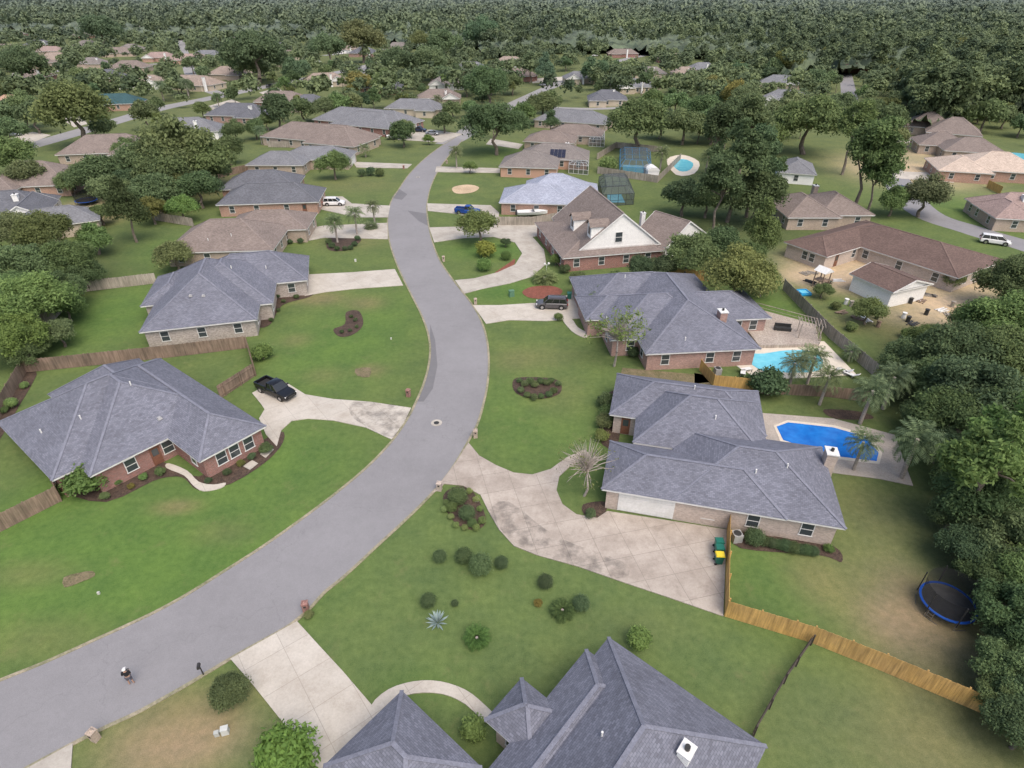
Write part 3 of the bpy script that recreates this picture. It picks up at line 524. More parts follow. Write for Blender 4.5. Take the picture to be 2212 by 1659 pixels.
fence([(1290,345),(1330,320),(1430,330)],FGREY); fence([(2130,405),(2160,420)],FNEW); fence([(580,318),(700,320)],FGREY); fence([(1640,850),(1790,858),(1870,868)],FOLD,1.5)
# ---------------------------------------------------------------- trees
def quadcloud(name,pos,t1,t2,tone,mats):
    n=len(pos); v=np.empty((n,4,3)); v[:,0]=pos-t1; v[:,1]=pos-t2*.8; v[:,2]=pos+t1; v[:,3]=pos+t2*.8
    me=npmesh(name,v.reshape(-1,3),np.arange(n*4).reshape(-1,4),mats)
    at=me.attributes.new('tone','FLOAT','FACE'); at.data.foreach_set('value',tone.astype(np.float32)); return me
def unit(a): return a/np.maximum(np.linalg.norm(a,axis=1,keepdims=True),1e-6)
def crown(r,lob,n,leaf,zc,jit=.6,shell=.25,asp=.6,wob=.17):
    c,rad=lob; w=rad**2; li=r.choice(len(rad),n,p=w/w.sum()); d=unit(r.normal(size=(n,3))); flip=(d[:,2]<-.35)&(r.random(n)<.7); d[flip,2]*=-1
    pos=c[li]+d*(rad[li]*(1-shell*r.random(n)**1.5)*(1+wob*r.normal(size=n)))[:,None]*np.array((1,1,.85)); pos[:,2]+=zc; pos[:,2]=np.maximum(pos[:,2],.06)
    nr=unit(d+r.normal(size=(n,3))*jit+np.array((0,0,.45))); a=unit(np.cross(nr,r.normal(size=(n,3)))); b2=np.cross(nr,a)
    s=leaf*(.5+1.0*r.random(n))[:,None]; lt=r.random(len(rad)); tone=np.clip(.45*lt[li]+.5*r.random(n)+.08*(d[:,2]>.3),0,1)
    return pos,a*s,b2*s*asp,tone
def lobes(r,k,sx,sz,rmin,rmax,power=.45):
    d=unit(r.normal(size=(k,3))); d[:,2]=np.abs(d[:,2])*1.1-.35; rad=r.uniform(rmin,rmax,k); q=d*(r.random(k)**power)[:,None]*np.array((sx*r.uniform(.85,1.1),sx*r.uniform(.85,1.1),sz*r.uniform(.85,1.25))); return q,rad
def trunkmesh(r,zc,lob,r0,mat,nl=9,lean=.05,name='trunk'):
    g=G(); p=[Vector((0,0,-.02))]; 
    for k in range(1,5): p.append(Vector((r.normal()*lean,r.normal()*lean,zc*k/4*.92)))
    for k in range(4): g.tube(p[k],p[k+1],r0*(1-.17*k),r0*(1-.17*(k+1)),7,cap=False)
    for c in lob[0][:nl]:
        e=Vector(c)+Vector((0,0,zc)); s=p[3].lerp(p[4],random.random()) if e.z>p[3].z else p[2].lerp(p[3],random.random()); md=s.lerp(e,.5)+Vector((0,0,.06))
        g.tube(s,md,r0*.42,r0*.28,5,cap=False); g.tube(md,e,r0*.28,r0*.08,5,cap=False)
    return g.mesh(name,[mat],smooth=True,uv=False)
KIND={}
def hash_(s): return sum(ord(c)*(i+3) for i,c in enumerate(s))
def mk(kind,n,q,leaf,zc,lobargs,r0,bark,mat=LEAF,stretch=None,nl=9,shell=.25,jit=.8):
    out=[]
    for i in range(n):
        r=np.random.default_rng(hash_(kind)+i*13); lb=lobes(r,*lobargs)
        if stretch=='cone': lb[0][:,:2]*=np.clip(1.0-.62*(lb[0][:,2:3]+.3),.1,1.2); lb=(lb[0],lb[1]*np.clip(1.1-.5*lb[0][:,2],.4,1.2))
        me=quadcloud(kind+'_crown',*crown(r,lb,q,leaf,zc,shell=shell,jit=jit),[mat]); out.append((trunkmesh(r,zc,lb,r0,bark,nl),me))
    KIND[kind]=(zc,out)
mk('oak',6,14000,.043,.92,(40,.8,.6,.17,.38,.4),.075,BARK,shell=.5)
mk('oakfar',6,4400,.075,.9,(30,.8,.58,.19,.4,.4),.075,BARK,shell=.45)
mk('bigoak',5,26000,.032,.85,(60,.84,.64,.13,.32,.38),.06,BARK,shell=.55,jit=.9)
mk('pine',3,12000,.045,1.9,(34,.7,.95,.14,.3,.5),.06,BARK,jit=1.1,shell=.7,nl=14)
mk('pinefar',3,2800,.09,1.75,(22,.66,.9,.16,.32,.5),.06,BARK,jit=1.1,shell=.6)
mk('cone',2,9000,.045,1.25,(30,.66,1.25,.18,.34),.07,BARK,stretch='cone',shell=.4)
mk('shrub',4,4500,.07,.62,(18,.55,.45,.34,.5),.07,BARK,shell=.35)
mk('finebush',3,16000,.037,.75,(30,.62,.5,.24,.4),.05,BARK)
mk('topiary',2,5200,.055,.74,(9,.16,.14,.7,.82),.07,BARK,shell=.1)
mk('myrtle',2,1500,.032,1.05,(60,.85,.8,.1,.22),.035,BARKP,jit=1.2,shell=.9,nl=58)
mk('baremyrtle',2,420,.028,1.15,(90,.85,.9,.08,.2),.038,BARKP,jit=1.2,shell=.9,nl=90)
def palm(r,nf,zc,L,droop,r0,sago=False):
    P_=[];A=[];B=[];Tn=[]
    for k in range(nf):
        az=k*2.4+r.normal()*.2; el=(1.25-1.9*(k/nf))*(.6 if sago else 1.)+.1+r.normal()*.08; dd=np.array((math.cos(az),math.sin(az),0)); up=np.array((0,0,1.)); p=np.array((0,0,zc)); ln=L*(.85+.3*r.random())
        m_=14
        for j in range(m_):
            t=j/m_; e=el-droop*t*t*1.6; dr=dd*math.cos(e)+up*math.sin(e); p=p+dr*ln/m_
            if j<2: continue
            side=np.cross(dr,up); side/=max(np.linalg.norm(side),1e-5); wl=ln*.3*math.sin(math.pi*(.12+.85*t))
            for s in (-1,1):
                q=side*s*.85+dr*.5+up*(-.25-.3*r.random()); q/=np.linalg.norm(q); P_.append(p+q*wl*.5); A.append(q*wl*.5); B.append(dr*ln/m_*.42); Tn.append(r.random())
    me=quadcloud('palm_crown',np.array(P_),np.array(A),np.array(B),np.array(Tn),[PALML])
    g=G(); 
    if not sago:
        for k in range(5): g.tube((.01*k,0,zc*k/5),(.01*(k+1),0,zc*(k+1)/5),r0*(1.1-.05*k),r0*(1.05-.05*k),8,cap=(k==4))
    else: g.tube((0,0,0),(0,0,zc),r0*1.6,r0,8)
    return g.mesh('trunk',[BARKP],smooth=True,uv=False),me
KIND['palm']=(1.9,[palm(np.random.default_rng(50+i),46,1.9,1.05,1.1,.085) for i in range(3)])
KIND['sago']=(.3,[palm(np.random.default_rng(70+i),90,.35,.95,.7,.1,True) for i in range(2)])
KIND['palmlow']=(1.1,[palm(np.random.default_rng(90+i),40,1.1,1.1,1.1,.1) for i in range(2)])
NAMES={'oak':'oak_tree','oakfar':'oak_tree','bigoak':'oak_tree','pine':'pine_tree','pinefar':'pine_tree','cone':'magnolia_tree','shrub':'shrub','finebush':'bush','topiary':'round_shrub','myrtle':'crepe_myrtle','baremyrtle':'crepe_myrtle','palm':'palm_tree','sago':'sago_palm','palmlow':'palm_tree'}
LABT={'oak':'spreading green oak tree with dense rounded crown','oakfar':'leafy oak tree standing among the houses','bigoak':'large dense green oak tree at the yard edge','pine':'tall pine tree with open dark green crown','pinefar':'pine tree standing among distant houses','cone':'dark green magnolia tree with pointed crown','shrub':'leafy green garden shrub','finebush':'large dense rounded green bush on the lawn','topiary':'clipped round green shrub on the lawn','myrtle':'sparse crepe myrtle with thin pale branches','baremyrtle':'nearly bare crepe myrtle with pale grey branches','palm':'cabbage palm tree with drooping fronds','sago':'low sago palm with spreading green fronds','palmlow':'short palm tree with feathery fronds'}
CATT={'shrub':'shrub','finebush':'bush','topiary':'shrub','sago':'plant'}
SCL={'oak':1.12,'bigoak':1.14,'pine':1.25,'cone':1.1,'myrtle':1.1}
TP=[]
def haze(c,d):  # aerial perspective painted in: crown tint shifts bluish with distance
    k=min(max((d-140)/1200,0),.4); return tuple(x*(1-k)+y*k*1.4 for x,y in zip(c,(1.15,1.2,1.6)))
def plant(kind,x,y,r,tint=(1,1,1),label=None,sz=1.):
    zc,vs=KIND[kind]; tm,cm=random.choice(vs); v=random.uniform(.84,1.14)
    o=top(NAMES[kind],(x,y,0),random.uniform(0,6.28),label or LABT[kind],CATT.get(kind,'tree')); o.scale=(r,r,r*sz)
    ob('trunk' if kind not in('shrub','topiary','finebush') else 'stem',tm,o); b2=ob('crown',cm,o)
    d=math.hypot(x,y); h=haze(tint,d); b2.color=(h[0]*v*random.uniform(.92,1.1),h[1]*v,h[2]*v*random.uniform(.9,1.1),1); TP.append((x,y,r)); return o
def T(kind,px,py,rp,tint=(1,1,1),label=None,sz=1.):
    z=0; zc=KIND[kind][0]*sz; rp=rp*SCL.get(kind,1.)
    for _ in range(12):
        x,y,t=PT(px,py,z); r=rp*t/F; z=.4*z+.6*min(zc*r,25)
    return plant(kind,x,y,r,tint,label,sz)
YG=(1.3,1.12,.85); BR=(1.18,1.3,.95); DK=(.72,.78,.82); RU=(1.8,1.1,.7); GY=(1.15,1.04,1.0); LG=(1.1,1.14,1.0); NN=(.95,.96,.94); SG=(.55,.7,.45)
for a in [('oak',160,235,78,YG),('oak',45,232,42,GY),('oak',388,320,85,GY),('oak',300,345,58,NN),('oak',215,372,56,DK),('oak',435,345,62,NN),('oak',350,370,60,NN),('oak',490,320,34,NN),('cone',268,445,42,(.5,.52,.5),'dark magnolia tree with pointed bronze green crown',1.4),('oak',390,445,34,BR),('oak',325,450,34,(1.3,1.0,.8)),('oak',180,375,36,NN),
('oak',330,410,52,NN),('oak',425,400,48,DK),('oak',465,365,38,NN),('oak',240,410,44,GY),('oak',280,395,44,DK),('oak',380,395,40,GY),('oak',150,390,30,LG),('oak',215,460,26,LG),
('bigoak',95,505,62,GY),('bigoak',45,575,68,NN),('bigoak',150,565,62,NN),('bigoak',75,650,80,BR),('bigoak',20,730,68,BR),('bigoak',20,630,55,LG),('oak',200,512,38,LG),('oak',375,548,40,GY),('oak',125,715,38,GY),('bigoak',125,625,50,NN),('bigoak',30,500,50,GY),('bigoak',180,590,42,DK),('bigoak',60,760,40,LG),('oak',140,660,36,BR),
('oak',25,330,46,LG),('oak',60,372,42,GY),('oak',720,352,34,LG),('oak',267,318,26,LG),('oak',15,280,36,NN),('oak',505,280,26,GY),('oak',550,275,24,NN),
('bigoak',1055,185,52,DK),('bigoak',1072,268,66,DK,'broad dark live oak tree beside the road'),('palm',985,328,18),('oak',1015,358,16,BR),('cone',1190,262,24,DK),('oak',1172,225,38,GY),('oak',1380,258,66,LG),('oak',1285,150,30,DK),('oak',1032,485,42,YG),('shrub',1048,538,28,(1.6,1.35,.8)),('oak',1092,522,12,DK),
('topiary',1045,572,18,BR),('topiary',1093,552,13,BR),('sago',1176,600,30,LG),('palmlow',1298,648,32,LG),('myrtle',1335,712,80,(1.4,1.4,1.05)),('baremyrtle',1268,1000,84,GY),('palm',765,462,24),('palm',722,480,24),('palm',805,445,19),('sago',802,488,18),('palm',1430,330,20),('palm',945,215,14),('palm',725,210,16),('palm',770,205,14),('palmlow',788,322,15),('palm',560,282,15),
('pine',1600,330,64,DK),('pine',1560,275,50,DK),('pine',1620,260,50,NN),('oak',1640,420,66,DK),('pine',1560,395,50,DK),('pine',1640,340,55,DK),('oak',1480,420,46,DK),('oak',1530,430,40,NN),('oak',1755,258,70,LG),('oak',1700,240,56,GY),('oak',1660,290,46,LG),('oak',1480,265,44,GY),('oak',1520,230,40,NN),('oak',1610,215,40,GY),('pine',1885,325,62,LG,'tall slender pine tree beside the side road'),('pine',1850,270,44,LG),('pine',1905,370,46,LG),('oak',1932,430,36,LG),('cone',1648,492,44,LG,'tall pointed green conifer behind the houses',1.35),('bigoak',1595,598,82,YG),('bigoak',1490,548,60,LG),('oak',1560,525,50,DK),('oak',1430,575,36,DK),('oak',1620,550,40,NN),('oak',1385,578,34,DK),('oak',2002,418,50,(1.1,1.0,1.1)),('oak',1200,560,14,BR),('bigoak',1650,605,40,LG),
('bigoak',2065,765,88,DK),('bigoak',2160,700,88,LG),('bigoak',2190,610,70,NN),('bigoak',1960,775,52,NN),('bigoak',2110,850,105,DK),('bigoak',2010,830,66,NN),('bigoak',2190,900,95,DK),('pine',2140,1000,95,BR,'tall pine tree with bright green needle clumps'),('pine',2205,930,85,BR),('bigoak',2125,1090,95,DK),('bigoak',2200,1170,90,NN),('bigoak',2100,1190,62,DK),('bigoak',2200,1330,85,DK),('bigoak',2195,1450,72,NN),('bigoak',2215,1580,72,DK),('oak',2060,1010,50,NN),
('bigoak',2110,690,50,GY),('bigoak',2010,735,44,LG),('bigoak',2210,780,80,GY),('bigoak',2060,900,80,NN),('bigoak',2150,780,90,GY),('bigoak',2040,960,56,DK),('bigoak',2140,1240,60,NN),('bigoak',2170,1510,55,NN),('bigoak',2160,1390,48,DK),('bigoak',2230,1050,80,GY),('bigoak',2230,1250,80,LG),('bigoak',2215,1500,60,DK),('bigoak',2060,1110,50,NN),('oak',1935,820,40,NN),('oak',1990,900,44,NN),
('palm',1720,785,36),('palm',1762,772,36),('palm',1790,815,38),('palm',1868,955,42,(1.1,1.1,1.1)),('palm',1985,950,58,NN),('palm',1885,845,46),('palm',1935,815,44),('shrub',1665,828,48,DK),('shrub',1630,825,26,DK),('palmlow',1745,770,28,LG),('palmlow',1840,760,22),('oak',1880,668,36,(1.3,1.15,.9)),('oak',1780,625,20,GY),('shrub',1840,705,16,LG),('shrub',1805,660,14,GY),('shrub',1960,720,18,LG),('oak',2060,600,24,GY),
('finebush',490,1492,57,(.7,.7,.66),'dark rounded bush beside concrete driveway'),('shrub',610,1632,85,(1.15,1.3,.7),'bright green leafy bush by the driveway'),('shrub',1020,1575,36,BR),('shrub',187,1035,54,(1.1,1.25,.9),'large rounded green bush at the brick house corner'),('shrub',1380,1385,37,BR),
('shrub',566,760,29,(1.05,1.2,.8)),('topiary',950,1202,17,DK),('topiary',1002,1200,21,DK),('topiary',1038,1220,28,NN),('topiary',1083,1215,17,DK),('topiary',1178,1256,19,DK),('topiary',925,1297,19,DK),('topiary',983,1303,9,DK),('topiary',1255,1303,21,DK),('shrub',1163,1303,12,RU),('sago',1215,1318,30,SG),('sago',1030,1378,32,(.6,.82,.42)),
('topiary',988,1072,24,NN),('topiary',1008,1108,20,NN),('topiary',1020,1130,12,LG),('topiary',975,1095,14,LG),('shrub',666,1330,14,GY),('topiary',1630,1160,24,NN),('shrub',1790,1185,14,BR),
('shrub',1310,865,28,DK),('shrub',1308,910,26,GY),('shrub',1300,940,20,(1.4,1.3,1.05)),('shrub',1312,890,22,LG),('shrub',1275,1108,16,DK),('shrub',575,968,18,DK),('shrub',345,1018,15,LG),('shrub',310,1030,12,BR),('shrub',255,1040,12,BR),('shrub',228,1072,14,LG),('shrub',282,1050,10,RU),('shrub',520,1000,12,(1.4,1.1,.9)),('shrub',490,1020,12,DK),('shrub',450,1038,10,DK),('shrub',545,985,12,DK),
('shrub',52,832,12,(1.6,1.6,1.3)),('shrub',25,872,18,(1.6,1.6,1.3)),('shrub',10,885,12,LG),('shrub',1205,685,13,LG),('shrub',1370,760,18,DK),('shrub',1248,600,22,GY),('shrub',1220,580,16,DK),('oak',1330,600,22,LG),('shrub',1315,355,26,(1.35,1.35,1.2)),('oak',1410,215,30,LG),('shrub',800,370,14,DK),('shrub',820,372,14,GY),('shrub',780,374,12,DK),
('oak',780,82,44,(1.4,1.0,.72),'oak tree turning orange and gold above rooftops',1.05),('cone',1145,140,26,DK),('cone',1178,145,26,(.9,1.0,1.3)),('oak',1590,205,34,(1.8,1.15,.68),'autumn orange oak tree behind rooftops',1.15),('oak',1700,128,30,(1.8,1.2,.68),'autumn orange oak tree at the edge of woods',1.25),('oak',2065,108,26,(1.8,1.15,.62),'autumn orange oak crown rising above woods',1.5),('oak',1545,185,28,(1.5,1.1,.75),None,1.1),('oak',905,85,24,(1.35,1.05,.72),None,1.1),('oak',1800,112,22,(1.5,1.1,.7),None,1.3),('oak',545,115,60,DK),('oak',705,100,36,DK),('oak',960,90,40,GY),('oak',1040,70,40,DK),('oak',40,135,46,DK),('oak',215,60,40,DK),('oak',210,250,22,LG),('palm',345,185,16),('palm',400,180,16),('palm',290,155,14),('oak',520,130,40,DK),('oak',435,235,20,YG),('oak',640,150,30,DK),('oak',640,270,22,GY),('oak',925,300,12,BR),('oak',860,130,40,DK),('oak',930,130,40,NN),('oak',700,230,30,NN),('oak',830,175,30,NN),('oak',1815,225,36,NN),('oak',1880,235,34,GY)]:
    T(*a)
def clumps(lst,lab,rr=10,tint=(1,1,1),kind='shrub'):
    for px,py in lst: o=T(kind,px+random.uniform(-2,2),py+random.uniform(-2,2),rr*random.uniform(.85,1.15),tint,lab); o['group']=lab
clumps([(1120+12*i,826+(3 if i%2 else -3)) for i in range(8)]+[(1124,842),(1137,851),(1152,856),(1168,857),(1184,852),(1198,842)],'low clipped boxwood around lawn bed',10,NN)
clumps([(758,682),(768,690),(770,705),(755,715),(740,718)],'small plant in kidney shaped mulch bed',6,DK)
clumps([(965,1085),(960,1100),(972,1118),(985,1132),(1005,1140),(1028,1138),(1042,1122),(1038,1100),(1028,1080),(1012,1062)],'pale tufted border grass around shrub bed',11,(1.7,1.6,1.35))
clumps([(712,520),(718,532),(730,538),(745,538),(758,533),(768,525),(770,514)],'low hedge plant in curved bed',9,DK)
clumps([(1652+15*i,1170+3*i) for i in range(8)],'clipped boxwood hedge plant along brick wall',15,DK,'topiary')
clumps([(1180+6*i,505+10*i) for i in range(5)],'dark hedge plant along porch',9,DK)
clumps([(600,670),(585,690),(612,652),(640,640),(600,640)],'small dark shrub beside house entry',7,DK)
clumps([(560+22*i,522) for i in range(5)],'low foundation shrub along brown brick wall',8,DK)
x,y=P(945,1345); r=np.random.default_rng(3); g=[];A=[];B=[];Tn=[]
for k in range(34):
    az=k*2.4; el=1.35-1.25*k/34; d=np.array((math.cos(az)*math.cos(el),math.sin(az)*math.cos(el),math.sin(el))); s=np.cross(d,(0,0,1)); s/=np.linalg.norm(s); g.append(d*.45);A.append(d*.42);B.append(s*.085);Tn.append(r.random())
top('agave_plant',(x,y,0),0,'spiky blue grey agave rosette on the lawn','plant',me=quadcloud('agave_plant',np.array(g)*1.15,np.array(A)*1.15,np.array(B)*1.15,np.array(Tn),[AGAVE]))
RP=np.array(ROADPTS); OC=np.array(OCC); cnt=0; tries=0
def blocks(x,y,r,h,ph,pr):
    # a crown standing between the lookout and a roof or a street: thin these out
    yb=y+max(h-3.6,1)*y/36.; sx=np.abs(OC[:,0]-x*OC[:,1]/y)
    if np.any((sx<OC[:,2]*.8)&(OC[:,1]>y+2)&(OC[:,1]<yb+OC[:,2]*.4)) and random.random()<ph: return True
    yb=y+h*y/(41-h); sx=np.abs(RP[:,0]-x*RP[:,1]/y)
    return bool(np.any((sx<r)&(RP[:,1]>y)&(RP[:,1]<yb))) and random.random()<pr
while cnt<225 and tries<60000:
    tries+=1; y=random.uniform(95,430); x=random.uniform(-1,1)*(y*.93+20)
    px,py=proj(x,y,5)
    if not(-60<px<2280) or py<25: continue
    if not(py<300 or (px>1500 and py<340) or (px>1600 and py<420 and px<1700) or (px<450 and py<340)): continue
    r=random.uniform(3.2,6.4)
    if np.min(np.hypot(RP[:,0]-x,RP[:,1]-y))<4+r*.6: continue
    if np.min(np.hypot(OC[:,0]-x,OC[:,1]-y)-OC[:,2])<r*.2: continue
    if min(math.hypot(a-x,b2-y)-.42*(c+r) for a,b2,c in TP)<0: continue
    if blocks(x,y,r,r*1.6,.8,.5): continue
    rt=random.random(); tint=random.choice([DK,DK,NN,NN,GY,LG,YG]) if rt>.05 else RU
    if random.random()<.25: plant('pinefar',x,y,r*.75,tint)
    elif random.random()<.08: plant('palm',x,y,2.4,NN)
    else: plant('oakfar',x,y,r,tint,None,random.uniform(.9,1.25))
    cnt+=1
# distant wood, one mass
r=np.random.default_rng(11); NF=12500; pts=[]
def isf(x,y):
    u=x/y
    if y<215: return False
    if u>.60+.02*math.sin(y/30): return y>225+20*math.sin(x/25)
    if u>.38: return y>380+25*math.sin(x/30)
    if u>-.05: return y>520+40*math.sin(x/40)
    if u>-.3: return y>640+40*math.sin(x/40)
    return y>780+60*math.sin(x/50)
while len(pts)<NF:
    y=220+ (3200-220)*random.random()**1.9; x=random.uniform(-1,1)*(y*.9+25)
    if isf(x,y): pts.append((x,y,0))
k=0
while k<1250:
    y=random.uniform(270,800); x=random.uniform(-.95,.62)*(y*.9+20)
    if isf(x,y): continue
    if np.min(np.hypot(RP[:,0]-x,RP[:,1]-y))<8 or np.min(np.hypot(OC[:,0]-x,OC[:,1]-y)-OC[:,2])<2.5: k+=.1; continue
    if blocks(x,y,4.5,8.5,.72,.7): k+=.05; continue
    pts.append((x,y,1)); k+=1
pts=np.array(pts); pts=pts[r.permutation(len(pts))]
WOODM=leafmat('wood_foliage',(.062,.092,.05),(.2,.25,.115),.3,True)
def woods(sel,nq,leaf,seed,np_=10):
    Pp=[];A=[];B=[];Tn=[]
    for i in range(np_):
        rr=np.random.default_rng(seed+i); tall=i%3==0
        pr=crown(rr,lobes(rr,16,.5 if tall else .68,.85 if tall else .5,.2,.46,.4),nq,leaf,1.0,shell=.3,jit=.5,asp=.8,wob=.1)
        q=sel[i::np_]; k=len(q); R_=r.uniform(2.8,7.2,k)*np.clip(q[:,1]/600,.9,3.0)**np.where(q[:,2]>0,.2,1); h=r.uniform(5,14,k)+np.clip(q[:,1]/400,0,3)+(3 if tall else 0); h=np.where(q[:,2]>0,R_*1.15,h+R_*.3)
        po=pr[0][None]*R_[:,None,None]; po[:,:,2]+=(h-R_)[:,None]; po[:,:,0]+=q[:,0:1]; po[:,:,1]+=q[:,1:2]; po[:,:,2]=np.maximum(po[:,:,2],.4)
        patch=.22*np.sin(q[:,0]/37+np.sin(q[:,1]/61)*2)*np.cos(q[:,1]/53)
        Pp.append(po.reshape(-1,3)); A.append((pr[1][None]*R_[:,None,None]).reshape(-1,3)); B.append((pr[2][None]*R_[:,None,None]).reshape(-1,3)); Tn.append(np.clip(pr[3][None]*.4+r.random((k,1))*.75-.1+patch[:,None],0,1).reshape(-1))
    return [np.concatenate(z) for z in (Pp,A,B,Tn)]
nr_=pts[pts[:,1]<560]; fr_=pts[pts[:,1]>=560]
wa=woods(nr_,330,.11,200); wb=woods(fr_,95,.19,300)
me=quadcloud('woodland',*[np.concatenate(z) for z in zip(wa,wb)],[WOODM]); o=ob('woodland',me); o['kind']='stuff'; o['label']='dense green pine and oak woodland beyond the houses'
ux=np.linspace(-1.05,1.05,420); yy=np.concatenate([np.arange(215,1500,5.5),1500*1.02**np.arange(0,100)]); yy=yy[yy<9000]
U,YY=np.meshgrid(ux,yy); XX=U*(YY+25); r2=np.random.default_rng(5)
Z=5.5+np.sin(XX/17+YY/23)*1.2+r2.normal(size=XX.shape)*1.6+np.clip((YY-1300)/800,0,1)*6
msk=np.vectorize(isf)(XX,YY); Z[~msk]=-3
idx=np.arange(XX.size).reshape(XX.shape); fq=np.stack([idx[:-1,:-1],idx[:-1,1:],idx[1:,1:],idx[1:,:-1]],-1); keep=msk[:-1,:-1]&msk[1:,1:]&msk[:-1,1:]&msk[1:,:-1]&(YY[:-1,:-1]<(3400+2500*(U[:-1,:-1]<.45)))
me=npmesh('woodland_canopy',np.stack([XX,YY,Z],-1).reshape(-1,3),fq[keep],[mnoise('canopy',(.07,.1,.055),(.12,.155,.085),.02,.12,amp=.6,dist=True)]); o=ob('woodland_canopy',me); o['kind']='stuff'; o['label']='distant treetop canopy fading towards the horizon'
# ---------------------------------------------------------------- vehicles
def wheelm(r=.36,w=.24):
    t=G().tube((0,-w/2,0),(0,w/2,0),r,r,18).mesh('tyre',[RUBBER],True); m_=G(); m_.tube((0,-w/2-.012,0),(0,w/2+.012,0),r*.62,r*.62,14); return t,m_.mesh('rim',[CHROME],True)
TYM,RIM=wheelm()
HLM=G().box((0,0,0),(.14,.36,.16)).mesh('headlight',[LAMPW]); TLM=G().box((0,0,0),(.1,.2,.32)).mesh('taillight',[LAMPR]); PLM=G().box((0,0,0),(.02,.5,.13)).mesh('licence_plate',[WHITE])
MIR=G().box((0,0,0),(.14,.22,.16)).mesh('mirror',[DARKM])
def car(px,py,hd,kind,pt,label,cat,full=True,name='parked_car',z=.09):
    x,y=P(px,py,.6); o=top(name,(x,y,z),math.radians(hd),label,cat); L,W,H={'suv':(4.9,1.94,1.76),'pickup':(5.5,1.92,1.82),'sedan':(4.7,1.82,1.44),'van':(5.1,1.98,1.75)}[kind]; h=L/2; w=W/2; b=1.0 if kind!='sedan' else .92
    bed=kind=='pickup'; st=[(-h,w*.86,.42,b*.72 if not bed else .78),(-h+.12,w*.97,.32,b if not bed else .8),(-h+.9,w,.26,b+.03 if not bed else .8),(-.6 if not bed else -.62,w,.24,b+.03 if not bed else .8)]
    if bed: st.append((-.6,w,.24,b+.06))
    st+=[(.8,w,.24,b+.02 if not bed else b+.06),(1.25,w,.25,b if not bed else b+.05),(h-.55,w*.97,.28,b-.1 if not bed else b),(h-.12,w*.88,.33,b-.25 if not bed else b-.12),(h,w*.76,.4,b-.4 if not bed else b-.3)]
    g=G(); vs=[]
    for X_,hw,zb,zt in st:
        for yy_,zz in ((-.88,zb),(-1,zb+.14),(-1,(zb+zt)/2+.05),(-.97,zt-.1),(-.84,zt),(.84,zt),(.97,zt-.1),(1,(zb+zt)/2+.05),(1,zb+.14),(.88,zb)): vs.append((X_,yy_*hw,zz))
    n=10; g.add(vs,[(i*n+k,i*n+(k+1)%n,(i+1)*n+(k+1)%n,(i+1)*n+k) for i in range(len(st)-1) for k in range(n)]+[tuple(range(n-1,-1,-1)),tuple(range((len(st)-1)*n,len(st)*n))])
    if bed:
        g.box((-h+1.08,-w+.07,1.0),(2.0,.13,.44)); g.box((-h+1.08,w-.07,1.0),(2.0,.13,.44)); g.box((-h+.07,0,1.0),(.12,2*w-.28,.42)); g.box((-h+1.12,0,.815),(1.85,2*w-.3,.03),1)
    for sx in (-h+1.0,h-1.0):
        for sy in (-1,1): g.tube((sx,sy*(w-.3),.4),(sx,sy*(w+.006),.4),.45,.45,16,1)
    gl={'suv':(-h+.12,1.3,-h+.45,.55),'pickup':(-.58,1.3,-.42,.62),'sedan':(-h+.75,1.2,-h+1.35,.35),'van':(-h+.1,1.65,-h+.3,.75)}[kind]; bz=b+.0 if not bed else b+.04
    ob('body',g.mesh('body',[pt,RUBBER],True),o)
    tw=w*.74; g=G(); g.hexa([(gl[0],-w*.86,bz),(gl[1],-w*.86,bz),(gl[1],w*.86,bz),(gl[0],w*.86,bz)],[(gl[2],-tw,H-.08),(gl[3],-tw,H-.08),(gl[3],tw,H-.08),(gl[2],tw,H-.08)]); ob('window',g.mesh('window',[CARGL],True),o)
    g=G(); g.hexa([(gl[2]-.06,-tw-.03,H-.09),(gl[3]+.06,-tw-.03,H-.09),(gl[3]+.06,tw+.03,H-.09),(gl[2]-.06,tw+.03,H-.09)],[(gl[2]+.15,-tw+.14,H),(gl[3]-.15,-tw+.14,H),(gl[3]-.15,tw-.14,H),(gl[2]+.15,tw-.14,H)])
    for s in (-1,1):
        g.beam((gl[0],s*w*.87,bz),(gl[2],s*(tw+.01),H-.08),.12,.06); g.beam((gl[1],s*w*.87,bz),(gl[3],s*(tw+.01),H-.08),.07,.06)
        for f in (.33,.66) if kind!='pickup' else (.5,): g.beam((gl[0]*(1-f)+gl[1]*f,s*w*.868,bz),(gl[2]*(1-f)+gl[3]*f,s*(tw+.008),H-.08),.07,.05)
        if kind=='suv': g.beam((gl[2]+.2,s*(tw-.1),H+.03),(gl[3]-.2,s*(tw-.1),H+.03),.04,.04)
    ob('cabin_roof',g.mesh('cabin_roof',[pt],True),o)
    for sx in (-h+1.0,h-1.0):
        for sy in (-1,1): wv=ob('wheel',TYM,o,(sx,sy*(w-.11),.36)); ob('rim',RIM,wv)
    if full:
        for s in (-1,1): ob('headlight',HLM,o,(h-.14,s*w*.68,b-.27)); ob('taillight',TLM,o,(-h+.04,s*w*.84,b-.1)); ob('mirror',MIR,o,(gl[1]-.35,s*(w+.1),bz+.1))
        ob('licence_plate',PLM,o,(-h-.012,0,.62)); ob('grille',G().box((0,0,0),(.05,w*1.0,.22)).mesh('grille',[DARKM]),o,(h,0,b-.42))
    return o
BLACK=paint('paint_black',(.012,.012,.014)); SILV=paint('paint_white',(.68,.68,.68),.3,0); GRY=paint('paint_grey',(.09,.085,.09)); BLUE=paint('paint_blue',(.02,.07,.3)); DBL=paint('paint_navy',(.02,.03,.06)); RED_=paint('paint_red',(.3,.02,.02)); SL=paint('paint_silver',(.35,.37,.4),.3,.6)
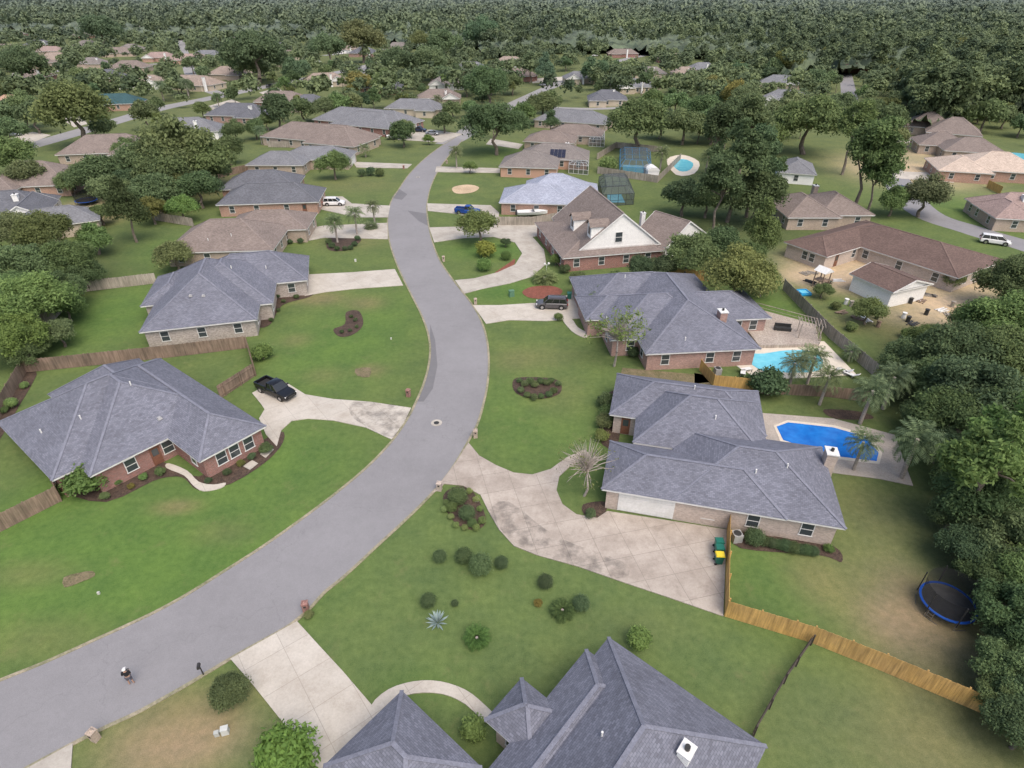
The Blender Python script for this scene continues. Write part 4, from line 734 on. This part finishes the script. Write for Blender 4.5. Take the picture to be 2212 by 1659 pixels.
car(596,842,-32,'pickup',BLACK,'black crew cab pickup truck parked on concrete driveway','pickup truck',name='parked_pickup'); car(1192,657,176,'suv',GRY,'dark grey suv parked on driveway by garage','suv')
car(722,438,3,'suv',SILV,'white suv parked on driveway','suv'); car(1010,456,-12,'pickup',BLUE,'bright blue pickup truck parked on driveway','pickup truck',name='parked_pickup'); car(2150,520,-28,'van',SILV,'white minivan parked by the kerb','minivan',name='parked_van',z=.03)
car(905,281,-15,'pickup',DBL,'dark pickup truck on driveway','pickup truck',False,name='parked_pickup'); car(934,288,-10,'sedan',SL,'silver sedan parked on driveway','car',False)
for a in ((585,187,20,'suv',BLACK),(688,134,10,'suv',SILV),(1140,172,0,'suv',RED_),(1945,408,60,'sedan',DBL),(735,116,0,'van',SILV),(235,345,60,'sedan',DBL),(30,290,10,'sedan',SL),(1175,183,30,'sedan',SL),(1285,120,0,'sedan',SILV)): car(*a,'%s parked on the residential street'%a[3],'car',False,z=.03)
for i,px in enumerate((20,70,110,180,225)): car(px,17,5,'van' if i%2 else 'suv',SILV,'pale vehicle driving along distant highway','car',False,name='moving_car')
def boat(px,py,hd,L=6.):
    x,y=P(px,py,.8); o=top('boat_on_trailer',(x,y,.05),math.radians(hd),'white motor boat on trailer parked beside house','boat'); g=G(); vs=[];n=6
    for t,w,k in ((0,1.05,.5),(.3,1.15,.45),(.65,1.0,.45),(.88,.55,.6),(1,.04,.95)):
        X_=(t-.5)*L; vs+=[(X_,-w,1.35+.15*t),(X_,-w*.75,.8),(X_,0,k),(X_,w*.75,.8),(X_,w,1.35+.15*t),(X_,0,1.2+.2*t)]
    g.add(vs,[(i*n+k,i*n+(k+1)%n,(i+1)*n+(k+1)%n,(i+1)*n+k) for i in range(4) for k in range(n)]+[(5,4,3,2,1,0)]); ob('hull',g.mesh('hull',[WHITE]),o)
    ob('windshield',G().hexa([(.1,-.7,1.4),(.5,-.6,1.4),(.5,.6,1.4),(.1,.7,1.4)],[(-.1,-.6,1.9),(0,-.5,1.9),(0,.5,1.9),(-.1,.6,1.9)]).mesh('windshield',[CARGL]),o)
    ob('outboard_motor',G().box((-L/2-.25,0,1.2),(.4,.35,1.1),tp=.8).mesh('outboard_motor',[DARKM]),o); ob('trailer',G().beam((-L/2,-.6,.42),(L/2+.9,0,.42),.1,.1).beam((-L/2,.6,.42),(L/2+.9,0,.42),.1,.1).box((-.8,0,.38),(.1,2.0,.1)).mesh('trailer',[DARKM]),o)
    for s in (-1,1): ob('wheel',TYM,o,(-.8,s*1.1,.32))
boat(1150,462,4,6.5); boat(855,296,12,6.)
# ---------------------------------------------------------------- yard things
for px,py,mt,lb in ((882,850,'red','red brick mailbox pillar at the driveway mouth'),(1027,938,'tan','weathered brick mailbox pillar beside the lawn'),(949,1052,'buff','pale brick mailbox pillar at driveway corner'),(660,1312,'red','small red brick mailbox pillar on kerb'),(203,1590,'tan','stone mailbox pillar beside the road'),(1027,652,'tan','brick mailbox pillar near driveway'),(958,560,'tan','brick mailbox pillar by road'),(965,350,'tan','brick mailbox pillar by road'),(872,362,'red','brick mailbox pillar by road')):
    x,y=P(px,py,.4); o=top('mailbox',(x,y,0),random.uniform(-.4,.4),lb,'mailbox'); o.scale=(.72,)*3; ob('pillar',G().box((0,0,.62),(.6,.6,1.24)).box((0,0,1.29),(.7,.7,.1)).box((0,0,1.42),(.55,.55,.16),tp=.3).mesh('pillar',[WALL[mt]]),o); ob('box_door',G().box((0,-.32,.95),(.26,.03,.24)).mesh('box_door',[DARKM]),o)
x,y=P(440,1458); o=top('post_mailbox',(x,y,0),.3,'black metal mailbox on a slim post','mailbox'); ob('post',G().tube((0,0,0),(0,0,1.3),.05,.04,8).mesh('post',[DARKM]),o); ob('box',G().box((0,-.1,1.25),(.2,.45,.22),tp=.8).mesh('box',[DARKM]),o)
x,y=P(1180,600); o=top('lamp_post',(x,y,0),.3,'white twin globe garden lamp post','lamp post'); ob('post',G().tube((0,0,0),(0,0,2.4),.06,.04,8).beam((-.35,0,2.3),(.35,0,2.3),.04,.04).mesh('post',[WHITE]),o)
for s in (-.35,.35): ob('lamp_globe',G().rev([(.01,0),(.14,.06),(.19,.2),(.14,.33),(.01,.39)],12).mesh('lamp_globe',[WHITE],True),o,(s,0,2.32))
for px,py,c,s in ((488,1583,(.5,.52,.5),.45),(470,1588,(.4,.42,.4),.3),(1105,640,(.1,.2,.13),.8),(214,1283,(.5,.5,.45),.18),(768,565,(.55,.55,.5),.35),(1030,1083,(.5,.5,.5),.3),(845,733,(.5,.5,.45),.2)):
    x,y=P(px,py); mm=mnoise('cabinet_paint',c,tuple(k*.9 for k in c),2,9,.5,amp=.1); o=top('utility_box',(x,y,0),.3,'small metal utility cabinet standing on the grass','utility box'); ob('cabinet',G().box((0,0,s*.6),(s,s*.8,s*1.2),tp=.92).mesh('cabinet',[mm]),o); ob('lid',G().box((0,0,s*1.22),(s*1.05,s*.85,s*.1)).mesh('lid',[mm]),o)
GRN=paint('bin_green',(.01,.13,.09),.5,0); YEL=paint('bin_yellow',(.7,.55,.03),.5,0)
for px,py,ld in ((1552,1178,GRN),(1553,1208,YEL),(1230,640,GRN),(1553,1192,GRN)):
    x,y=P(px,py,.5); o=top('wheelie_bin',(x,y,.085),1.5,'green wheeled rubbish bin standing by the fence','bin'); ob('bin_body',G().hexa([(-.24,-.26,.05),(.24,-.26,.05),(.24,.26,.05),(-.24,.26,.05)],[(-.3,-.34,1.0),(.3,-.34,1.0),(.3,.34,1.0),(-.3,.34,1.0)]).mesh('bin_body',[GRN]),o); ob('lid',G().box((0,0,1.05),(.66,.76,.1),tp=.85).mesh('lid',[ld]),o)
    for s in (-1,1): ob('wheel',G().tube((s*.26,.28,.12),(s*.3,.28,.12),.12,.12,10).mesh('wheel',[RUBBER]),o)
for px,py in ((1591,1160),(1550,802)):
    x,y=P(px,py,.4); o=top('air_conditioner',(x,y,.05),.1,'grey outdoor air conditioning unit beside house wall','air conditioner'); ob('casing',G().box((0,0,.42),(.8,.8,.84)).mesh('casing',[mnoise('ac_grey',(.35,.35,.34),(.28,.28,.28),2,30,.5)]),o); ob('fan_grille',G().tube((0,0,.84),(0,0,.88),.34,.32,16).mesh('fan_grille',[DARKM]),o)
NET,nt_,b_=newmat('safety_net',.9); b_.inputs['Base Color'].default_value=(.02,.02,.022,1); b_.inputs['Alpha'].default_value=.5
def tramp(px,py,r,lb):
    x,y=P(px,py,.9); bl=paint('pad_blue',(.01,.075,.36),.6,0); o=top('trampoline',(x,y,0),.3,lb,'trampoline'); ob('mat',G().rev([(r*.9,.9),(.001,.9)],32).mesh('mat',[DARKM]),o); ob('pad',G().rev([(r,.84),(r,.93),(r*.915,.93),(r*.915,.88)],32).mesh('pad',[bl]),o)
    for k in range(6):
        a=k*math.pi/3; ob('leg',G().tube((r*math.cos(a),r*math.sin(a),0),(r*math.cos(a),r*math.sin(a),.9),.03,.03,6).beam((r*math.cos(a),r*math.sin(a),.03),(r*math.cos(a+.5),r*math.sin(a+.5),.03),.04,.04).mesh('leg',[CHROME]),o)
        ob('net_pole',G().tube((r*math.cos(a)*1.03,r*math.sin(a)*1.03,.5),(r*math.cos(a)*1.03,r*math.sin(a)*1.03,2.7),.045,.045,6).mesh('net_pole',[DARKM]),o)
    ob('safety_net',G().rev([(r*.9,.95),(r*.97,2.6)],32).mesh('safety_net',[NET]),o)
    ob('ladder',G().beam((r,.2,0),(r-.05,.2,.9),.03,.03).beam((r,-.2,0),(r-.05,-.2,.9),.03,.03).beam((r,-.2,.3),(r,.2,.3),.06,.03).beam((r,-.2,.6),(r,.2,.6),.06,.03).mesh('ladder',[CHROME]),o,rz=3.3)
tramp(2048,1300,1.95,'round trampoline with blue edge pad and dark net under trees'); tramp(186,432,2.3,'round dark trampoline in sandy yard')
def cage(p4,h,fm,lb,ar=1.2):
    w=[Vector(P(*p)) for p in p4]; c=sum(w,Vector((0,0)))/4; o=top('pool_enclosure',(c.x,c.y,0),0,lb,'pool enclosure'); q=[a-c for a in w]; g=G(); s=G(); qi=[a*.72 for a in q]
    for i in range(4):
        a,b2=q[i],q[(i+1)%4]; ai,bi=qi[i],qi[(i+1)%4]
        for k in range(4):
            p=a.lerp(b2,k/4); pi=ai.lerp(bi,k/4); g.beam((*p,0),(*p,h),.07,.07); g.beam((*p,h),(*pi,h+ar),.06,.06)
        for zz in (.05,1.2,h): g.beam((*a,zz),(*b2,zz),.06,.07)
        g.beam((*ai,h+ar),(*bi,h+ar),.06,.06)
        s.add([(*a,0),(*b2,0),(*b2,h),(*a,h),(*bi,h+ar),(*ai,h+ar)],[(0,1,2,3),(3,2,4,5)])
    s.add([(*p,h+ar) for p in qi],[(0,1,2,3)])
    for t in (.33,.66): g.beam((*qi[0].lerp(qi[1],t),h+ar+.01),(*qi[3].lerp(qi[2],t),h+ar+.01),.06,.06)
    ob('frame',g.mesh('frame',[fm]),o)
    mm,nt,b=newmat('insect_screen',.8); b.inputs['Base Color'].default_value=(.1,.12,.13,1); b.inputs['Alpha'].default_value=.45; ob('screen',s.mesh('screen',[mm]),o)
cage([(1338,382),(1405,386),(1402,345),(1338,342)],2.6,paint('frame_blue',(.05,.25,.5),.4,0),'blue framed screened pool enclosure in back yard'); cage([(1300,446),(1368,442),(1352,402),(1292,405)],2.6,DARKM,'dark screened pool enclosure behind brick house')
sheet('pool_water',[(1312,438),(1350,438),(1342,420),(1312,420)],POOLC,.06,0); sheet('pool_water',[(1345,376),(1390,378),(1388,358),(1345,356)],POOLC,.06,0); cage([(1228,374),(1270,378),(1272,350),(1232,348)],2.3,WHITE,'white framed screened porch behind peach house',.3); cage([(1272,316),(1305,318),(1305,298),(1275,296)],2.2,WHITE,'white framed screened porch behind house',.3)
x,y=P(1405,385); o=top('garden_shed',(x,y,0),.1,'white rounded garden shed in back yard','shed'); ob('wall',G().box((0,0,1.1),(3,4,2.2)).mesh('wall',[WALL['white']]),o); g=G(); n=8
g.add([(1.6*math.cos(math.pi*k/n),s*2.1,2.2+1.0*math.sin(math.pi*k/n)) for s in (-1,1) for k in range(n+1)],[(k,k+1,n+2+k,n+1+k) for k in range(n)]+[tuple(range(n,-1,-1)),tuple(range(n+1,2*n+2))]); ob('roof',g.mesh('roof',[WHITE]),o)
x,y=P(1770,620); o=top('playset',(x,y,0),.5,'wooden play tower with white roof and slide','playset')
for a in ((-.8,-.8),(.8,-.8),(.8,.8),(-.8,.8)): ob('post',G().box((a[0],a[1],1.4),(.12,.12,2.8)).mesh('post',[FOLD]),o)
ob('platform',G().box((0,0,1.3),(1.8,1.8,.1)).mesh('platform',[FOLD]),o); ob('roof',G().add([(-1.1,-1.1,2.8),(1.1,-1.1,2.8),(1.1,1.1,2.8),(-1.1,1.1,2.8),(0,-1.1,3.5),(0,1.1,3.5)],[(0,4,5,3),(1,2,5,4),(0,1,4),(2,3,5)]).mesh('roof',[WHITE]),o)
ob('slide',G().beam((.9,0,1.3),(3.2,0,.15),.5,.05).mesh('slide',[GRN]),o)
x,y=P(1735,635); o=top('paddling_pool',(x,y,0),.2,'small blue inflatable paddling pool on sand','paddling pool'); ob('wall',G().rev([(1.2,0),(1.3,.25),(1.2,.5),(1.0,.5),(.95,.2)],4).mesh('wall',[paint('vinyl_blue',(.02,.3,.6),.4,0)]),o,rz=.7); ob('water',G().rev([(1.05,.35),(.001,.35)],4).mesh('water',[POOLC]),o,rz=.7)
for i in range(36):
    px,py=random.choice([(1930,690),(2040,665),(1780,605),(1975,650),(1860,675),(1960,600)]); px+=random.uniform(-45,45); py+=random.uniform(-18,18); x,y=P(px,py); mt=random.choice([FGREY,WHITE,DARKM,FOLD]); g=G()
    if i%3: [g.box((random.uniform(-.1,.1),j*.22-.4,.06+.09*(j%2)),(random.uniform(1.4,2.2),.16,.09),rz=random.uniform(-.15,.15)) for j in range(5)]
    else: g.tube((0,0,0),(0,0,.85),.3,.26,12); g.tube((0,0,.8),(0,0,.9),.33,.33,12)
    o=top('timber_pile' if i%3 else 'barrel',(x,y,.01),random.uniform(0,3),'small pile of loose building boards on sand' if i%3 else 'upright storage barrel standing on sand','timber' if i%3 else 'barrel',me=g.mesh('clutter',[mt])); o['group']='building materials on the sandy lot'
dk=[Vector(P(*p,.6)) for p in ((1605,700),(1632,665),(1762,700),(1770,742),(1640,745))]; c=sum(dk,Vector((0,0)))/5; o=top('timber_deck',(c.x,c.y,0),0,'raised grey timber deck with railing beside pool','deck'); n=5
DW=mfence('deck_wood',(.4,.35,.3),(.33,.28,.24)); q=[a-c for a in dk][::-1]
a_=sum(q[i].x*q[(i+1)%n].y-q[(i+1)%n].x*q[i].y for i in range(n)); q=q if a_>0 else q[::-1]
ob('deck_floor',G().add([(*p,.55) for p in q]+[(*p,0) for p in q],[tuple(range(n))]+[(i,n+i,n+(i+1)%n,(i+1)%n) for i in range(n)]).mesh('deck_floor',[DW]),o)
for i in (1,2):
    a,b2=q[i],q[i+1]; ob('railing',G().beam((*a,1.45),(*b2,1.45),.06,.08).beam((*a,.9),(*b2,.9),.04,.04).box((a.x,a.y,1.0),(.09,.09,.95)).mesh('railing',[DW]),o)
x,y=P(1690,712,.6); o=top('outdoor_sofa',(x,y,.56),-.2,'black wicker corner sofa on the timber deck','sofa'); ob('seat',G().box((0,0,.25),(2.2,.8,.4)).mesh('seat',[DARKM]),o); ob('backrest',G().box((0,.35,.6),(2.2,.15,.5)).mesh('backrest',[DARKM]),o)
x,y=P(1745,725,.6); g=G(); o=top('pergola',(x,y,.5),-.3,'small grey timber pergola at the deck edge','pergola')
for a in ((-1.3,-1),(1.3,-1),(1.3,1),(-1.3,1)): ob('post',G().box((a[0],a[1],1.1),(.12,.12,2.2)).mesh('post',[DW]),o)
g=G(); [g.beam((-1.6+i*.4,-1.3,2.25),(-1.6+i*.4,1.3,2.25),.05,.12) for i in range(9)]; ob('rafters',g.mesh('rafters',[DW]),o)
for px,py,hd in ((1605,805,1.2),(1632,818,.6),(1820,800,2.4),(1835,808,2.2),(1612,798,.3)):
    x,y=P(px,py,.3); o=top('sun_lounger',(x,y,.07),hd,'white reclining sun lounger beside the pool','lounger'); ob('seat',G().box((0,0,.32),(1.3,.6,.07)).mesh('seat',[WHITE]),o); ob('backrest',G().beam((-.6,0,.33),(-1.15,0,.75),.6,.06).mesh('backrest',[WHITE]),o)
    for a in ((-.5,-.25),(.55,-.25),(.55,.25),(-.5,.25)): ob('leg',G().box((a[0],a[1],.15),(.05,.05,.3)).mesh('leg',[WHITE]),o)
# ---------------------------------------------------------------- person standing on the road
x,y=P(286,1478); SKIN=mnoise('skin',(.36,.22,.16),(.33,.2,.14),3,20,.6,amp=.05); TEE=mnoise('black_cotton',(.015,.015,.018),(.025,.025,.028),3,30,.9); SHT=mnoise('grey_cotton',(.1,.1,.12),(.08,.08,.1),3,30,.9)
pe=top('person',(x,y,.03),math.radians(200),'person in black shirt, dark shorts and white cap holding a controller','person')
def skin(name,jo,ed,mat,parent):
    me=bpy.data.meshes.new(name); me.from_pydata([j[:3] for j in jo],ed,[]); me.materials.append(mat); o=ob(name,me,parent); md=o.modifiers.new('s','SKIN'); 
    for i,j in enumerate(jo): me.skin_vertices[0].data[i].radius=(j[3],j[4] if len(j)>4 else j[3])
    me.skin_vertices[0].data[0].use_root=True; o.modifiers.new('sub','SUBSURF').levels=1; o.modifiers['sub'].render_levels=2; return o
J=[(0,0,.95,.13,.1),(0,0,1.15,.13,.09),(0,0,1.38,.15,.1),(0,0,1.5,.055),(0,-.01,1.58,.07),(0,-.015,1.68,.09,.1),(0,-.01,1.74,.06)]; E=[(0,1),(1,2),(2,3),(3,4),(4,5),(5,6)]
for s in (-1,1):
    b0=len(J); J+=[(s*.19,0,1.42,.06),(s*.25,.02,1.15,.042),(s*.13,-.24,1.12,.032),(s*.1,-.31,1.12,.035)]; E+=[(2,b0),(b0,b0+1),(b0+1,b0+2),(b0+2,b0+3)]
    for k in range(4): J+=[(s*.1+(k-1.5)*.02,-.36-.004*k,1.11,.009),(s*.085+(k-1.5)*.018,-.385,1.09,.008)]; E+=[(b0+3,b0+4+2*k),(b0+4+2*k,b0+5+2*k)]
    J+=[(s*.06,-.32,1.14,.01),(s*.045,-.35,1.15,.009)]; E+=[(b0+3,b0+12),(b0+12,b0+13)]
    b1=len(J); J+=[(s*.1,0,.88,.09),(s*.12,-.02,.5,.055),(s*.13,.02,.1,.038),(s*.14,-.14,.04,.035)]; E+=[(0,b1),(b1,b1+1),(b1+1,b1+2),(b1+2,b1+3)]
skin('body',J,E,SKIN,pe)
J=[(0,0,.94,.155,.12),(0,0,1.2,.16,.12),(0,0,1.38,.18,.13),(0,0,1.47,.11,.1)]; E=[(0,1),(1,2),(2,3)]
for s in (-1,1): b0=len(J); J+=[(s*.2,0,1.42,.085),(s*.25,.015,1.16,.065)]; E+=[(2,b0),(b0,b0+1)]
skin('shirt',J,E,TEE,pe)
J=[(0,0,.95,.15,.12)]; E=[]
for s in (-1,1): b0=len(J); J+=[(s*.1,0,.86,.11),(s*.12,-.015,.48,.085)]; E+=[(0,b0),(b0,b0+1)]
skin('shorts',J,E,SHT,pe)
ob('cap',G().rev([(.115,1.68),(.118,1.73),(.09,1.79),(.04,1.82),(.001,1.825)],14).box((0,-.15,1.69),(.16,.12,.02)).mesh('cap',[WHITE],True),pe)
c=top('remote_controller',(x+.34*math.sin(math.radians(200)),y-.34*math.cos(math.radians(200)),1.13),math.radians(200),'pale handheld remote controller held by the person','controller'); ob('controller_body',G().box((0,0,0),(.18,.1,.05)).mesh('controller_body',[mnoise('controller_grey',(.4,.4,.4),(.35,.35,.35),3,9)]),c); ob('screen',G().box((0,-.06,.07),(.16,.015,.1)).mesh('screen',[DARKM]),c)
# ---------------------------------------------------------------- light
w=bpy.data.worlds.new('World'); S.world=w; w.use_nodes=True; nt=w.node_tree; sky=N(nt,'ShaderNodeTexSky',sky_type='NISHITA'); sky.sun_disc=False
SE=math.radians(58); SR=math.radians(150); sky.sun_elevation=SE; sky.sun_rotation=SR; sky.dust_density=5; sky.air_density=1.; sky.ozone_density=.6
nt.links.new(sky.outputs[0],nt.nodes['Background'].inputs[0]); nt.nodes['Background'].inputs[1].default_value=.235
l=bpy.data.lights.new('sun','SUN'); l.energy=1.5; l.angle=math.radians(55); l.color=(1,.95,.88); lo=bpy.data.objects.new('sun',l); COL.objects.link(lo)
d=Vector((math.sin(SR)*math.cos(SE),math.cos(SR)*math.cos(SE),math.sin(SE))); lo.rotation_euler=d.to_track_quat('Z','Y').to_euler()
# ---------------------------------------------------------------- camera
cd=bpy.data.cameras.new('camera'); cam=bpy.data.objects.new('camera',cd); COL.objects.link(cam); S.camera=cam
cd.sensor_width=36; cd.lens=36*F/2212; cd.clip_end=20000; cd.clip_start=.5; cam.location=(0,0,CAMH); cam.rotation_euler=(math.pi/2-PITCH,0,0)
S.view_settings.view_transform='Standard'; S.view_settings.look='None'; S.view_settings.exposure=0
